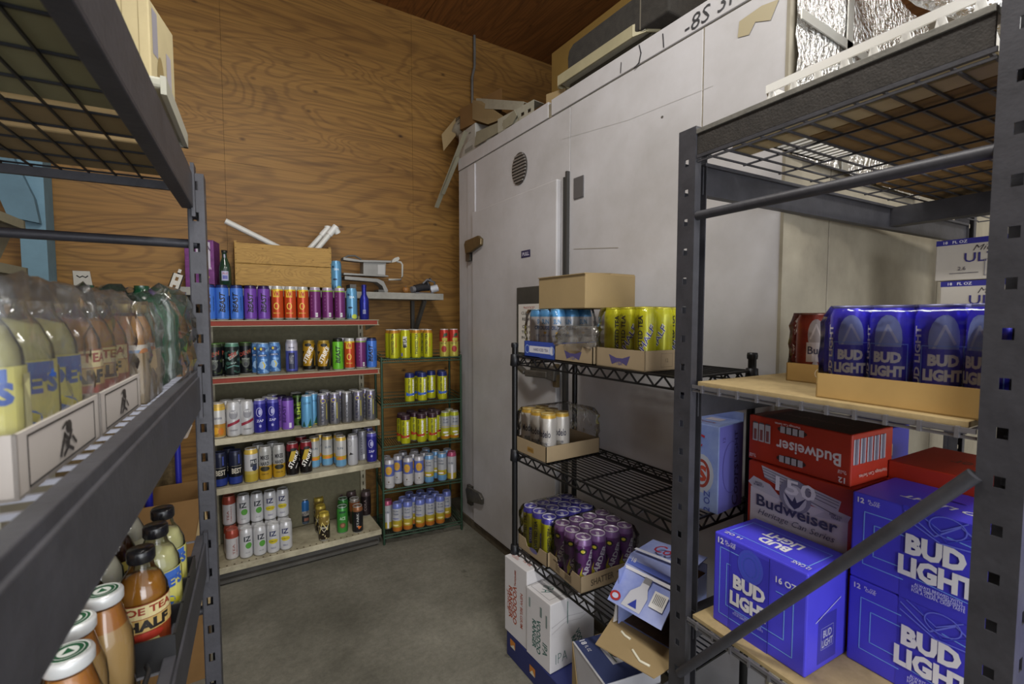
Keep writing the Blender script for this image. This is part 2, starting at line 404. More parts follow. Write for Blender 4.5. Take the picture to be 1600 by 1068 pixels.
mx = N.new('ShaderNodeMixRGB'); mx.blend_type = 'MULTIPLY'; mx.inputs[0].default_value = .8; L.new(r1.outputs[0], mx.inputs[1]); L.new(r2.outputs[0], mx.inputs[2])
r3 = N.new('ShaderNodeValToRGB'); L.new(n3.outputs[0], r3.inputs[0]); r3.color_ramp.elements[0].position = .27; r3.color_ramp.elements[0].color = (.35, .33, .3, 1); r3.color_ramp.elements[1].position = .31
m2 = N.new('ShaderNodeMixRGB'); m2.blend_type = 'MULTIPLY'; m2.inputs[0].default_value = .8; L.new(mx.outputs[0], m2.inputs[1]); L.new(r3.outputs[0], m2.inputs[2])
L.new(m2.outputs[0], b.inputs['Base Color']); b.inputs['Roughness'].default_value = .7
bp = N.new('ShaderNodeBump'); bp.inputs['Strength'].default_value = .25; bp.inputs['Distance'].default_value = .005; L.new(n2.outputs[0], bp.inputs['Height']); L.new(bp.outputs[0], b.inputs['Normal'])
CONC = m
obj('floor', MB().box(-3, 4.6, -3, 3.6, -.08, 0), CONC, kind='structure')
CEIL = 3.74
ce = obj('ceiling', MB().box(-3, 4.6, -3, 3.6, CEIL+.012, CEIL+.06), mat('dark_wood', '2c1a0c', .9), kind='structure')
x = -3
for i in range(7):
    for j, (y0, y1) in enumerate(((1.15, 3.45), (-1.3, 1.146), (-3, -1.304))):
        x0 = -3+i*1.1
        p = obj('plywood_panel', MB().box(x0+.002, x0+1.097, y0, y1, CEIL-rnd.random()*.003, CEIL+.012), PLYC, ce)
wb = obj('wall_back', MB().box(-3, 4.6, 3.462, 3.6, 0, 3.8), mat('dark_wood', '2c1a0c', .9), kind='structure')
xs = [-3, -2.355, -1.135, .085, 1.305, 2.525, 3.745, 4.6]
for x0, x1 in zip(xs, xs[1:]):
    for z0, z1 in ((0, 2.4565), (2.4578, CEIL)):
        dy = rnd.random()*.003
        p = obj('plywood_panel', MB().box(x0+.0006, x1-.0006, 3.45-dy, 3.462, z0, z1), PLYW, wb)
# other walls outside the picture
obj('wall_left', MB().box(-3.1, -3, -3, 3.6, 0, 3.8), PLYW, kind='structure')
obj('wall_right', MB().box(4.6, 4.7, -3, 3.6, 0, 3.8), mat('cream_wall', 'a39a86', .8), kind='structure')
# blue timber post with brace
BLUE = mat('blue_paint', '6f93a6', .7, var=.15, scale=12)
t = thing('timber_post', 'light blue painted wooden post with slanted brace against plywood wall', 'post', (-.752, 3.34, 0))
obj('post_shaft', MB().box(-.048, .048, -.05, .10, 0, CEIL-.01), BLUE, t)
obj('brace', MB().prism([(-.26, 2.62), (-.165, 2.62), (.02, 2.08), (.035, 1.96), (-.075, 1.98)], -.098, -.053), mat('blue_paint_worn', '5f7f90', .7, var=.2), t)
t = thing('conduit', 'thin grey metal conduit running up the plywood wall to ceiling', 'pipe', (1.80, 3.42, 0))
obj('pipe', MB().tube([(0, 0, 2.61), (0, 0, 3.4), (.025, .005, 3.5), (.025, .005, CEIL)], .011), GALV, t)

# ---------------------------------------------------------------- walk-in cooler
CW = mat('cooler_white', 'bdbcc0', .5, var=.1, scale=2.2, bump=.06, dark='a9a7a8')
CB = mat('cooler_beige', '938c7b', .6, var=.3, scale=3, bump=.08, dark='756e60')
GASK = mat('black_gasket', '3b3a39', .6)
CAULK = mat('old_caulk', '8d8676', .8, var=.4, scale=30)
FX = 1.51
t = thing('walk_in_cooler', 'large white walk-in cooler with hinged door filling the right side', 'cooler', (FX, 3.08, 0))
O = Vector((FX, 3.08, 0))
def lb(mb, x0, x1, y0, y1, z0, z1, mi=0): return mb.box(x0-O.x, x1-O.x, y0-O.y, y1-O.y, z0, z1, mi)
for y0, y1 in ((.795, 1.089), (1.094, 1.832), (1.836, 3.08)):
    bevel(obj('wall_panel', lb(MB(), FX, FX+.1, y0, y1, 0, 2.528), CW, t), .002)
for x0, x1 in ((FX+.1, 1.818), (1.824, 2.9), (2.906, 4.2)):
    bevel(obj('wall_panel', lb(MB(), x0, x1, .797, .897, 0, 2.60), CB, t), .003)
obj('corner_edge', lb(MB(), FX-.002, FX+.1, .79, .80, 0, 2.61), CB, t)
for y0, y1 in ((.795, 1.985), (2.012, 3.08)):
    bevel(obj('header_panel', lb(MB(), FX-.004, FX+.1, y0, y1, 2.534, 2.615), CW, t), .002)
obj('roof_panel', lb(MB(), FX+.1, 4.2, .9, 3.08, 2.5, 2.60), CW, t)
obj('caulk_seam', lb(lb(lb(MB(), FX+.004, FX+.05, .8, 3.07, 2.52, 2.54), FX+.002, FX+.05, 1.084, 1.098, 0, 2.53), FX-.001, FX+.05, 1.985, 2.012, 2.53, 2.60), CAULK, t)
obj('kick_strip', lb(MB(), FX-.012, FX, .80, 3.07, 0, .055), mat('rusty_metal', '6d6353', .7, .3, var=.5, scale=16), t)
# door
d = bevel(obj('door', lb(MB(), FX-.032, FX, 1.90, 2.82, .075, 2.19), CW, t), .006)
obj('door_frame', lb(lb(MB(), FX-.008, FX, 2.825, 2.93, .06, 2.52), FX-.008, FX, 1.862, 1.885, .06, 2.21), CW, t)
obj('gasket', lb(lb(MB(), FX-.018, FX, 1.836, 1.850, .06, 2.215), FX-.018, FX, 1.857, 1.868, .06, 2.19), GASK, t)
HW = mat('worn_metal', '6f6c66', .4, .7, var=.35, scale=20)
HB = mat('bronze_metal', '7b6a4c', .4, .6, var=.3, scale=20)
for z, mm in ((1.965, HB), (.26, HW)):
    mb = MB(); lb(mb, FX-.03, FX-.008, 2.86, 2.92, z-.09, z+.045)
    h = obj('hinge', mb, HW, t)
    mb = MB(); pts = [(2.90, z+.02), (2.88, z+.045), (2.70, z+.055), (2.66, z+.03), (2.665, z-.01), (2.80, z-.04), (2.88, z-.045)]
    n = len(pts)
    mb.add([(FX-.055-O.x, y-O.y, zz) for y, zz in pts]+[(FX-.031-O.x, y-O.y, zz) for y, zz in pts],
           [tuple(range(n)), tuple(range(n, 2*n))[::-1]]+[(i, i+n, (i+1) % n+n, (i+1) % n) for i in range(n)])
    bevel(obj('hinge_strap', mb, mm, h), .006)
# latch handle
hy, hz = 2.03, 1.205
mb = MB(); mb.bar((FX-.09-O.x, 2.20-O.y, hz+.03), (FX-.11-O.x, 2.06-O.y, hz-.01), .035, .02); mb.bar((FX-.11-O.x, 2.06-O.y, hz-.01), (FX-.06-O.x, 1.93-O.y, hz-.01), .03, .035)
mb.bar((FX-.05-O.x, 2.08-O.y, hz+.02), (FX-.05-O.x, 1.87-O.y, hz-.005), .04, .07)
lh = obj('latch_handle', mb, HW, t); bevel(lh, .006)
obj('latch_keeper', lb(MB(), FX-.05, FX-.03, 1.87, 1.90, hz-.07, hz+.05), HB, lh)
# round grille badge on the panel
def xmap(y0, z0):     # flat print on the cooler face (reads from -X)
    return lambda x, z, o: (-.0005-o, y0-x-O.y, z0+z)
gy, gz = 2.285, 2.345
mb = MB(); n = 28
mb.add([(-.006, gy-O.y+.078*math.cos(2*PI*i/n), gz+.09*math.sin(2*PI*i/n)) for i in range(n)]+[(0, gy-O.y+.078*math.cos(2*PI*i/n), gz+.09*math.sin(2*PI*i/n)) for i in range(n)],
       [tuple(range(n))]+[(i, (i+1) % n, (i+1) % n+n, i+n) for i in range(n)])
vg = obj('round_vent', mb, mat('vent_grey', '55524f', .5, .4), t)
mb = MB()
for k in range(-4, 5):
    hw_ = .07*math.sqrt(max(0, 1-(k/5)**2))
    mb.box(-.012, -.006, gy-O.y-hw_, gy-O.y+hw_, gz+k*.018-.004, gz+k*.018+.004)
obj('vent_slat', mb, mat('vent_slat_grey', '8a8784', .5, .4), vg)
# stickers, plate and handwriting
def door_print(name, specs, y0, z0, off=-.033): 
    me = print_mesh(name, specs, lambda x, z, o: (off-o, y0-x-O.y, z0+z)); return link(name, me, t)
door_print('door_sticker', [('r', 0, 0, .09, .04, '2b2a52'), ('t', 'PULL', 0, 0, .02, 'c8c8d8', {'w': .065, 'b': .02})], 2.176, 1.845)
obj('switch_plate', lb(MB(), FX-.006, FX, 1.73, 1.80, 2.07, 2.17), mat('plate_grey', '6f6f72', .5, .5), t)
BLK = '2a2a2e'
door_print('marker_writing', [('t', '-8S 3R', -.03, .0, .055, BLK, {'w': .22, 'b': -.005, 'rot': 4, 'sh': .2}),
    ('l', [(-.24, .02), (-.235, -.03)], .005, BLK), ('l', [(-.36, .035), (-.35, 0), (-.36, -.035), (-.385, -.045)], .005, BLK), ('l', [(-.46, .01), (-.463, -.03)], .004, BLK)], 1.03, 2.572, -.006)
door_print('torn_tape', [('p', [(-.06, -.02), (-.02, -.03), (0, .0), (.05, -.02), (.075, .03), (.02, .04), (-.055, .03)], '9f9476')], .90, 2.45, -.002)
door_print('panel_scuffs', [('l', [(-.3, .06), (.15, .0), (.55, -.02)], .0012, 'aaa8a5'), ('l', [(-.2, -.5), (.1, -.53)], .003, 'a39f97'), ('e', .33, -.05, .006, .004, '55524d')], 1.6, 2.33, -.001)
# notice in a dark holder
bd = bevel(obj('notice_board', lb(MB(), FX-.05, FX-.033, 1.99, 2.245, 1.28, 1.66), mat('dark_board', '454440', .5, var=.3), t), .004)
lines = [('r', .0, -.04, .21, .27, 'd8d6d2'), ('t', '*NOTICE*', 0, .075, .014, 'a03028', {'w': .11}), ('t', 'CLEAN UP', 0, .045, .017, '222222', {'w': .15}), ('t', 'REMOVE', 0, .012, .017, '222222', {'w': .13}),
         ('t', 'OTHERS', 0, -.03, .017, '222222', {'w': .13}), ('t', 'THIS BOX', 0, -.06, .015, '222222', {'w': .14}), ('t', 'IN A DAY', 0, -.09, .015, '222222', {'w': .14}), ('t', 'THANKS', 0, -.14, .014, 'a03028', {'w': .09})]
link('notice_sheet', print_mesh('notice_sheet', lines, lambda x, z, o: (-.0505-o, 2.117-x-O.y, 1.47+z)), bd)

# silver insulation wrap on the end of the cooler
m, nt, b = nodes('crinkled_foil'); N = nt.nodes; L = nt.links
b.inputs['Base Color'].default_value = (.75, .75, .74, 1); b.inputs['Metallic'].default_value = 1; b.inputs['Roughness'].default_value = .22
tc = N.new('ShaderNodeTexCoord'); vv = N.new('ShaderNodeTexNoise'); vv.inputs['Scale'].default_value = 55; vv.inputs['Detail'].default_value = 4; L.new(tc.outputs['Object'], vv.inputs['Vector'])
bp = N.new('ShaderNodeBump'); bp.inputs['Strength'].default_value = .9; bp.inputs['Distance'].default_value = .02; L.new(vv.outputs[0], bp.inputs['Height']); L.new(bp.outputs[0], b.inputs['Normal'])
FOIL = m
t = thing('foil_insulation', 'shiny crinkled silver foil insulation on the cooler end wall, behind white crate', 'insulation', (1.53, .79, 2.0))
mb = MB(); nx, nz = 14, 12; vs = []
for j in range(nz+1):
    for i in range(nx+1): vs.append((i*.075, -.006-rnd.random()*.012, j*.06))
mb.add(vs, [(j*(nx+1)+i, j*(nx+1)+i+1, (j+1)*(nx+1)+i+1, (j+1)*(nx+1)+i) for j in range(nz) for i in range(nx)], 0, True)
obj('foil_sheet', mb, FOIL, t)
obj('seam_tape', MB().box(.30, .34, -.024, -.02, 0, .72).box(.0, 1.04, -.024, -.02, .40, .43), mat('foil_tape', 'b9b9b4', .3, .8), t)
t = thing('foil_duct', 'round silver foil duct above the white crate', 'duct', (1.95, .60, 2.62))
obj('duct_sleeve', MB().tube([(-.10, .12, .10), (.10, .02, -.03), (.3, -.1, -.10), (.6, -.2, -.12)], .05, 14), FOIL, t)

# ================================================================ CREAM GONDOLA SHELVING
GX0, GX1, GY = -.05, .885, 2.98
ZS = [1.476, 1.165, .828, .552, .105]
RED = mat('red_price_strip', '86301f', .7, var=.15, scale=10)
PEG = mat('gondola_back', '6f6a52', .75, var=.25, scale=40)
t = thing('gondola_shelving', 'cream metal shelf unit with red price strips against the plywood wall', 'shelving', (.417, 3.35, 0))
def gl(mb, x0, x1, y0, y1, z0, z1, mi=0): return mb.box(x0-.417, x1-.417, y0-3.35, y1-3.35, z0, z1, mi)
obj('back_panel', gl(MB(), GX0, GX1-.03, 3.325, 3.335, .1, 1.50), PEG, t)
for x in (GX0+.01, GX1-.045):
    mb = MB(); zz = [i*.05+.12 for i in range(28)]
    M = Matrix.Translation((x+.015-.417, 3.30-3.35, 0))
    mb.plate(.034, 0, 1.5, .03, zz, .008, .025, M); obj('upright', mb, CREAM, t)
for i, z in enumerate(ZS):
    dep = 3.31 if i else 3.27
    s = obj('shelf', gl(gl(MB(), GX0, GX1, GY, dep, z-.012, z), GX0, GX1, GY-.001, GY+.004, z-.034, z), CREAM, t); bevel(s, .002)
    if i < 2:
        obj('price_strip', gl(MB(), GX0+.01, GX1-.008, GY-.006, GY-.0012, z-.030, z-.004), RED, s)
        obj('strip_lip', gl(gl(MB(), GX0, GX1+.003, GY-.010, GY-.001, z-.004, z-.001), GX0, GX1+.003, GY-.010, GY-.001, z-.034, z-.031), mat('cream_lip', 'a59d84', .5), s)
    for x in (GX0, GX1-.004):
        mb = MB(); M = Matrix(((0, 1, 0, x-.417), (1, 0, 0, 0), (0, 0, 1, 0), (0, 0, 0, 1)))
        mb.prism([(GY-3.35+.01, z-.012), (dep-3.35, z-.012), (dep-3.35, z-.075), (GY-3.35+.01, z-.03)], 0, .004, 0, M)
        if i < 4: obj('shelf_bracket', mb, CREAM, s)
mb = MB()
for k in range(24): gl(mb, GX0+.03+k*.036, GX0+.038+k*.036, GY+.012, GY+.02, .105, .1062)
obj('perforation', mb, mat('hole_rust', '4a3a25', .9), t, kind='stuff')
obj('kick_plate', gl(gl(MB(), GX0, GX1-.02, GY+.035, GY+.04, 0, .07), GX0, GX1-.02, GY+.005, GY+.035, .012, .03), DUSTY, t)
for x in (GX0, GX1-.03): obj('base_foot', gl(MB(), x, x+.025, GY+.04, 3.32, 0, .09), DUSTY, t)

# ---- can designs (lettering as on the cans)
T = 195/1000
def D(key, c, pr=(), h=.195, r=.0325, **k): can_design(key, h, r, [(0, c)] if isinstance(c, str) else c, pr, **k)
def beast(ink='101018'): return [('t', 'BEAST', -.006, .098, .027, ink, {'rot': 90, 'w': .11, 'b': .03, 'sh': .25}), ('t', 'THE', -.022, .045, .006, ink, {'rot': 90}), ('t', 'UNLEASHED', .022, .09, .006, ink, {'rot': 90, 'w': .08})]
D('blue_script', '3f6fc4', beast(), neck='1b2d66', top='23232b', metal=.1)
D('purple_script', '6a3f9c', beast(), neck='2b1650', top='23232b', metal=.1)
D('green_script', '63b02c', beast(), neck='16220c', top='23232b', metal=.1)
mango = [('r', -.002, .150, .034, .038, 'd9b83a'), ('t', 'VM', -.002, .15, .03, 'b4411f', {'w': .028, 'b': .03}), ('o', -.001, .08, .014, .02, .005, 'e0c050'), ('t', 'MANGO', 0, .040, .007, 'e0c050')]
D('orange', [(0, '9b9b90'), (.012, 'b9481f'), (.168, 'd5b52e'), (.176, 'b5b5b0')], mango)
D('magenta', [(0, '9b9b90'), (.012, '6c2d68'), (.168, '7fa03a'), (.176, 'a79ab0')], [('r', .012, .03, .013, .024, 'dcdcdc'), ('t', '|||||', .012, .03, .016, '222222', {'w': .01}), ('t', '. . . . .', -.015, .1, .003, 'b79ac0', {'rot': 90, 'w': .09})])
D('aqua', '5f97bd', [('e', -.008, .075, .014, .006, '1f3350'), ('t', 'SEA', .003, .14, .014, 'd5e4ee', {'b': .02}), ('e', .018, .02, .018, .014, 'b4bf3f'), ('p', [(-.03, .012), (-.022, .05), (-.016, .012)], '23425e'), ('p', [(-.014, .012), (-.006, .04), (0, .012)], '23425e'), ('e', -.018, .155, .007, .007, '22405f')], top='7aa9c8')
can_design('camo', .185, .037, [(0, '14181a'), (.02, '1c2422'), (.165, '4f7a6a')], [('p', [(-.03, .105), (.022, .14), (.03, .15), (.02, .12), (-.02, .09)], '7f9a92'), ('t', 'DEW', -.002, .12, .026, 'a63328', {'rot': 28, 'b': .03, 'sh': .3, 'w': .045}), ('t', 'BAJA', 0, .075, .012, '9ab0aa', {'rot': 12}), ('l', [(-.03, .05), (.0, .062), (.03, .055)], .006, '55807a')], blotch=('3c5f55', 26, .56, .02, .17), top='8fb0a4')
can_design('camo_dark', .185, .036, [(0, '14161a'), (.165, '2c3a24')], [('t', 'DEW', 0, .125, .022, '8a3a2e', {'rot': 20, 'b': .03}), ('e', 0, .07, .02, .028, '4c504a'), ('t', 'PITCH', 0, .09, .01, '9aa096'), ('e', 0, .06, .01, .012, '26282a')], blotch=('3d4a2c', 26, .58, .02, .17), top='5b7a45')
can_design('iceblue', .180, .034, [(0, '4470ad'), (.15, '5f8cc4')], [('e', 0, .145, .018, .014, '263b70'), ('e', -.006, .147, .006, .008, 'd5c040'), ('r', 0, .11, .05, .012, '24386a'), ('t', 'LEMON', 0, .11, .008, 'ccd8ea'), ('e', 0, .055, .018, .024, '8fb2d8'), ('l', [(.006, .04), (.01, .055), (.002, .07)], .006, 'ccb93a')], blotch=('86aedb', 40, .58, .01, .17), top='9fb8cf')
D('white_purple', [(0, '24284f'), (.012, '4a52a0'), (.13, 'b4b2bd'), (.172, '9c9ca8')], [('r', 0, .072, .034, .095, '1f2444'), ('t', 'NAT', 0, .08, .05, '8f9098', {'w': .022, 'b': .02}), ('t', 'BRAND', 0, .15, .008, '2a2c50', {'w': .03})])
def claw(word, c): return [('t', word, 0, .10, .028, c, {'rot': 62, 'w': .11, 'b': .035, 'sh': .2}), ('e', 0, .158, .02, .01, '202020'), ('t', 'LEMON', .016, .06, .007, c, {'rot': 62})]
can_design('yellow_black', .185, .036, [(0, '17150f'), (.03, 'a8801c'), (.165, '8a7020')], claw('STRIKE', 'e8e4dc')+[('p', [(.012, .02), (.036, .02), (.036, .12)], '17150f')], blotch=('1e1a12', 18, .60, .02, .165), top='b59a50')
D('white_fruit', [(0, 'c9b483'), (.012, 'b98a3a'), (.08, 'c8c6c2'), (.155, 'd5b04a'), (.17, 'c0a050')], [('t', 'Corona', 0, .115, .016, '28305c', {'w': .045, 'sh': .1}), ('e', -.008, .045, .017, .02, 'd9a02c'), ('e', .018, .04, .014, .02, 'c07020')], r=.035)
D('white_red', 'c2c2c4', [('e', 0, .125, .022, .026, '8a8a90'), ('t', 'WHITE', 0, .138, .013, 'e4e4e4', {'w': .032}), ('p', [(-.034, .055), (.034, .082), (.034, .098), (-.034, .071)], '8a2438'), ('t', 'CHERRY', 0, .038, .008, '55555c', {'w': .04})], r=.035)
D('indigo', [(0, '2c2a86'), (.17, '5a58a8')], [('o', -.004, .125, .016, .026, .003, 'b9b9dc'), ('e', .0, .125, .008, .016, 'a4a4d0'), ('t', 'ZAP', 0, .075, .014, 'c4c4e4', {'b': .02}), ('e', 0, .045, .006, .008, '9c9cd0')])
D('lavender', '7b52ae', [('r', .012, .03, .014, .03, 'cfc8dc'), ('t', 'BEAST', -.02, .1, .02, '2a1650', {'rot': 90, 'w': .1})], neck='33205c', top='2a2638', metal=.1)
D('green_pattern', '39561e', [('t', 'LIME', 0, .1, .02, 'a8c040', {'rot': 90, 'w': .1})], blotch=('161c10', 30, .5, .01, .18), top='23282a')
D('lightblue_plant', '62a0c8', [('e', .014, .015, .012, .012, 'c9b83c'), ('p', [(-.03, .01), (-.018, .045), (-.008, .01)], '1f4a40'), ('p', [(.0, .008), (.02, .06), (.026, .01)], '24563f'), ('t', 'COVE', 0, .15, .012, '24486a')], top='cfd4d8')
D('silver', [(0, '8a8a90'), (.165, '8f8ca0')], [('t', 'ULTRA', -.004, .085, .017, '2c2c4a', {'rot': 90, 'w': .115, 'b': .02}), ('o', .0, .155, .015, .013, .004, 'bcae54'), ('e', .0, .155, .01, .009, '544a8c'), ('r', .020, .09, .005, .10, 'b4a84a')], metal=.75, rough=.3)
D('silver_plain', [(0, '8e8e92')], [('t', 'COORS', .0, .085, .017, '3a3a44', {'rot': 90, 'w': .10, 'b': .02}), ('r', .018, .085, .003, .11, '5b5b66')], metal=.8, rough=.28)
D('black_blue', [(0, '1c1f30'), (.012, '2e3f8a'), (.05, '17181f'), (.11, '22263a')], [('t', 'BEST', 0, .085, .03, 'b9b3a4', {'w': .05, 'b': .03}), ('r', 0, .112, .05, .002, '8f8a78'), ('r', .012, .15, .008, .05, '38468c')], r=.0345, top='3c4260')
D('white_gold', [(0, 'b9a23c'), (.05, 'c3ae58'), (.07, 'c4c3c4'), (.165, 'c8a94a')], [('r', .006, .115, .036, .042, '3a3d44'), ('t', 'PILS', .006, .12, .018, 'd0d0d0', {'w': .03}), ('e', .01, .085, .014, .016, '2b3450')], r=.036)
D('gold_white_top', [(0, 'b9932a'), (.085, 'a5a5a2')], [('t', 'MIKES', 0, .135, .026, '26242a', {'w': .045, 'b': .03}), ('t', 'HARD', 0, .10, .022, '26242a', {'w': .045, 'b': .03}), ('e', 0, .07, .026, .014, '2b2a20'), ('t', 'LEMON', 0, .04, .008, '5a4010', {})], r=.034)
D('black_red', [(0, '1a1616'), (.15, '7a2028')], claw('STRIKE', 'e6e2dc')+[('p', [(-.03, .09), (-.006, .09), (.014, .15), (-.012, .15)], 'b4982c')], r=.034, blotch=('3a1a1c', 24, .6, .02, .16), top='b0a8a8')
D('blue_yellow_base', [(0, '7d8ea0'), (.012, '6fa3c8'), (.05, 'c9a634'), (.075, 'bdbcb8'), (.17, 'c8a84c')], [('t', 'SUN', 0, .125, .014, '3a5068', {}), ('e', 0, .06, .02, .008, 'd07a2a')])
D('white_bird', [(0, 'b8b8bc'), (.175, '9a9aa2')], [('o', -.012, .145, .014, .02, .002, '7a7a80'), ('p', [(-.016, .07), (.012, .076), (-.008, .088)], '2c2c30')])
D('grey_text', [(0, '8a8a92')], [('t', 'SELTZER', 0, .1, .012, '4a4a54', {'rot': 90, 'w': .12}), ('r', .014, .03, .01, .03, 'cccccc')])
H16 = .172
can_design('white_green', H16, .0345, [(0, 'c6c6c8')], [('e', .006, .075, .017, .018, '4f8f35'), ('t', 'IZ', 0, .115, .03, '2b3038', {'b': .03}), ('t', 'ALOE', 0, .035, .007, '7a7a80', {})])
can_design('white_yellow', H16, .0345, [(0, 'c8c8ca')], [('e', 0, .075, .026, .014, 'bfae24'), ('t', 'IZ', 0, .12, .03, '2b3058', {'b': .03}), ('t', 'LEMON', 0, .075, .007, '5a5a20', {}), ('t', 'ZERO', 0, .035, .008, '5a5a80', {})])
can_design('white_redtop', H16, .0345, [(0, 'c2bfc0'), (.125, '9a4434')], [('t', 'TEA', 0, .06, .012, '8a4a40', {'rot': 90, 'w': .06}), ('t', 'POMEGRANATE', .016, .07, .006, '9a5a50', {'rot': 90, 'w': .09})], top='b06a5a')
can_design('sky_black', H16, .034, [(0, '4e5a66'), (.02, '2c3038'), (.06, 'b0aaa4'), (.09, '2f6aa8'), (.16, '24303c')], [('t', 'BREW', 0, .075, .02, '2a2424', {'rot': 30, 'w': .05}), ('r', .008, .035, .03, .02, '8a5848')])
can_design('gold_black', H16, .033, [(0, '8a8a80'), (.012, '29211a'), (.10, '8a7436'), (.155, 'b5a040')], [('l', [(-.03, .05), (-.01, .12), (.02, .07), (.03, .13)], .004, 'd8c878'), ('l', [(-.03, .1), (0, .06), (.03, .1)], .003, 'cfc8b0'), ('t', 'JAVA', 0, .085, .016, 'e0dccf', {'w': .035})], blotch=('d0c090', 45, .62, .01, .15), top='cbb24a')
can_design('green_juice', H16, .034, [(0, '3f8a3a'), (.16, '2f6a38')], [('r', 0, .14, .04, .012, '1f4a30'), ('t', 'ACE', 0, .10, .02, 'c4d8c0', {'w': .035}), ('e', 0, .055, .018, .018, '6a4a34'), ('e', 0, .055, .010, .010, '9a6a4a')], top='b5c4b8')
can_design('black_orange', H16, .034, [(0, '1f1f22'), (.14, '8a5a38')], [('t', 'STARK', -.006, .085, .014, 'b8b8b4', {'rot': 90, 'w': .09}), ('p', [(0, .025), (.02, .04), (-.01, .05)], 'c86a2a')], top='b0b0b0')
can_design('orange_top', H16, .034, [(0, '4a3a30'), (.09, '9c5a34'), (.15, '8a8078')], [('t', 'CITRUS', 0, .08, .012, 'd8cfc0', {'rot': 90, 'w': .08})])
can_design('dark_red', H16, .034, [(0, '2a2022'), (.14, '5a4a4a')], [('t', 'COLA', 0, .08, .016, '8a7a78', {'rot': 90, 'w': .08})], top='6a6060')

def row(shelf, z, items, group):
    """items: (px centre, row index, design, text). Cans of one shelf, told apart by position from the left"""
    n = {}
    for px, r_, key, txt in items:
        y = GY+.043+r_*.072
        p = at(px, 600, Y=y); p.z = z
        n.setdefault(r_, 0); o = ORD[n[r_]]; n[r_] += 1
        where = ('front row', 'second row', 'back row', 'back row')[min(r_, 3)]
        can(key, p, f'{txt}, {o} from left, {where}, {shelf}', group, twist=rnd.uniform(-14, 14))
row('top red-edged shelf', ZS[0], [
    (331, 0, 'blue_script', 'blue can'), (351.5, 0, 'blue_script', 'blue can'), (374, 0, 'blue_script', 'blue can'), (395.5, 0, 'purple_script', 'purple can'), (416, 0, 'purple_script', 'purple can'),
    (437, 0, 'orange', 'orange can'), (456.7, 0, 'orange', 'orange can'), (476.3, 0, 'orange', 'orange can'), (495.3, 0, 'magenta', 'magenta can'), (514.5, 0, 'magenta', 'magenta can'), (533.5, 0, 'magenta', 'magenta can'), (552, 0, 'aqua', 'aqua fish can')], 'cans on the top red-edged shelf')
row('second red-edged shelf', ZS[1], [
    (337, 0, 'camo_dark', 'dark camouflage can'), (364, 0, 'camo', 'green camouflage can'), (412, 0, 'iceblue', 'light blue can'), (457, 0, 'white_purple', 'white-topped purple can'), (507, 0, 'yellow_black', 'black and yellow can'),
    (529, 0, 'green_script', 'lime green can'), (547, 0, 'orange', 'orange can'), (564.5, 0, 'magenta', 'magenta can'), (581.5, 0, 'blue_script', 'blue can'),
    (345, 1, 'camo_dark', 'dark camouflage can'), (385, 1, 'camo_dark', 'dark camouflage can'), (404, 1, 'iceblue', 'light blue can'), (430, 1, 'iceblue', 'light blue can'), (484, 1, 'yellow_black', 'black and yellow can'), (536, 1, 'silver', 'silver can'), (571, 1, 'magenta', 'magenta can')], 'cans on the second red-edged shelf')
row('middle shelf', ZS[2], [
    (339, 0, 'white_fruit', 'white and amber can'), (363, 0, 'white_red', 'white can with red band'), (384, 0, 'white_red', 'white can with red band'), (404.5, 0, 'indigo', 'indigo can'), (425, 0, 'indigo', 'indigo can'), (448.5, 0, 'lavender', 'lavender can'),
    (478.5, 0, 'lightblue_plant', 'light blue can'), (503, 0, 'silver', 'silver can'), (522, 0, 'silver', 'silver can'), (541, 0, 'silver_plain', 'plain silver can'), (559, 0, 'silver', 'silver can'), (578.5, 0, 'silver', 'silver can'),
    (352, 1, 'white_red', 'white can'), (372, 1, 'white_red', 'white can'), (417, 1, 'indigo', 'indigo can'), (439, 1, 'lavender', 'lavender can'), (464, 1, 'green_pattern', 'green patterned can'), (489, 1, 'lightblue_plant', 'light blue can'), (510, 1, 'silver', 'silver can'), (531, 1, 'silver', 'silver can'), (552, 1, 'silver_plain', 'silver can'), (570, 1, 'silver', 'silver can'),
    (425, 2, 'indigo', 'indigo can'), (462, 2, 'gold_white_top', 'gold can'), (484, 2, 'lightblue_plant', 'light blue can'), (506, 2, 'silver', 'silver can')], 'cans on the middle shelf')
row('fourth shelf', ZS[3], [
    (339, 0, 'black_blue', 'black and blue can'), (363.5, 0, 'black_blue', 'black and blue can'), (388.5, 0, 'white_gold', 'white and gold can'), (411, 0, 'gold_white_top', 'gold can with bold black letters'), (432.5, 0, 'gold_white_top', 'gold can with bold black letters'), (454, 0, 'black_red', 'black and red can'), (475.5, 0, 'black_red', 'black and red can'),
    (530.5, 0, 'blue_yellow_base', 'blue-based white can'), (549, 0, 'white_bird', 'plain white can'), (579, 0, 'indigo', 'indigo can'),
    (354, 1, 'black_blue', 'black and blue can'), (400, 1, 'gold_white_top', 'gold can'), (423, 1, 'gold_white_top', 'gold can'), (488.5, 1, 'blue_yellow_base', 'blue-based white can'), (509, 1, 'blue_yellow_base', 'blue-based white can'), (527, 1, 'blue_yellow_base', 'blue-based white can'), (564.5, 1, 'grey_text', 'grey can'),
    (468, 2, 'black_red', 'black and red can'), (498, 2, 'blue_yellow_base', 'blue-based white can'), (556, 2, 'grey_text', 'grey can'), (574, 2, 'indigo', 'indigo can')], 'cans on the fourth shelf')
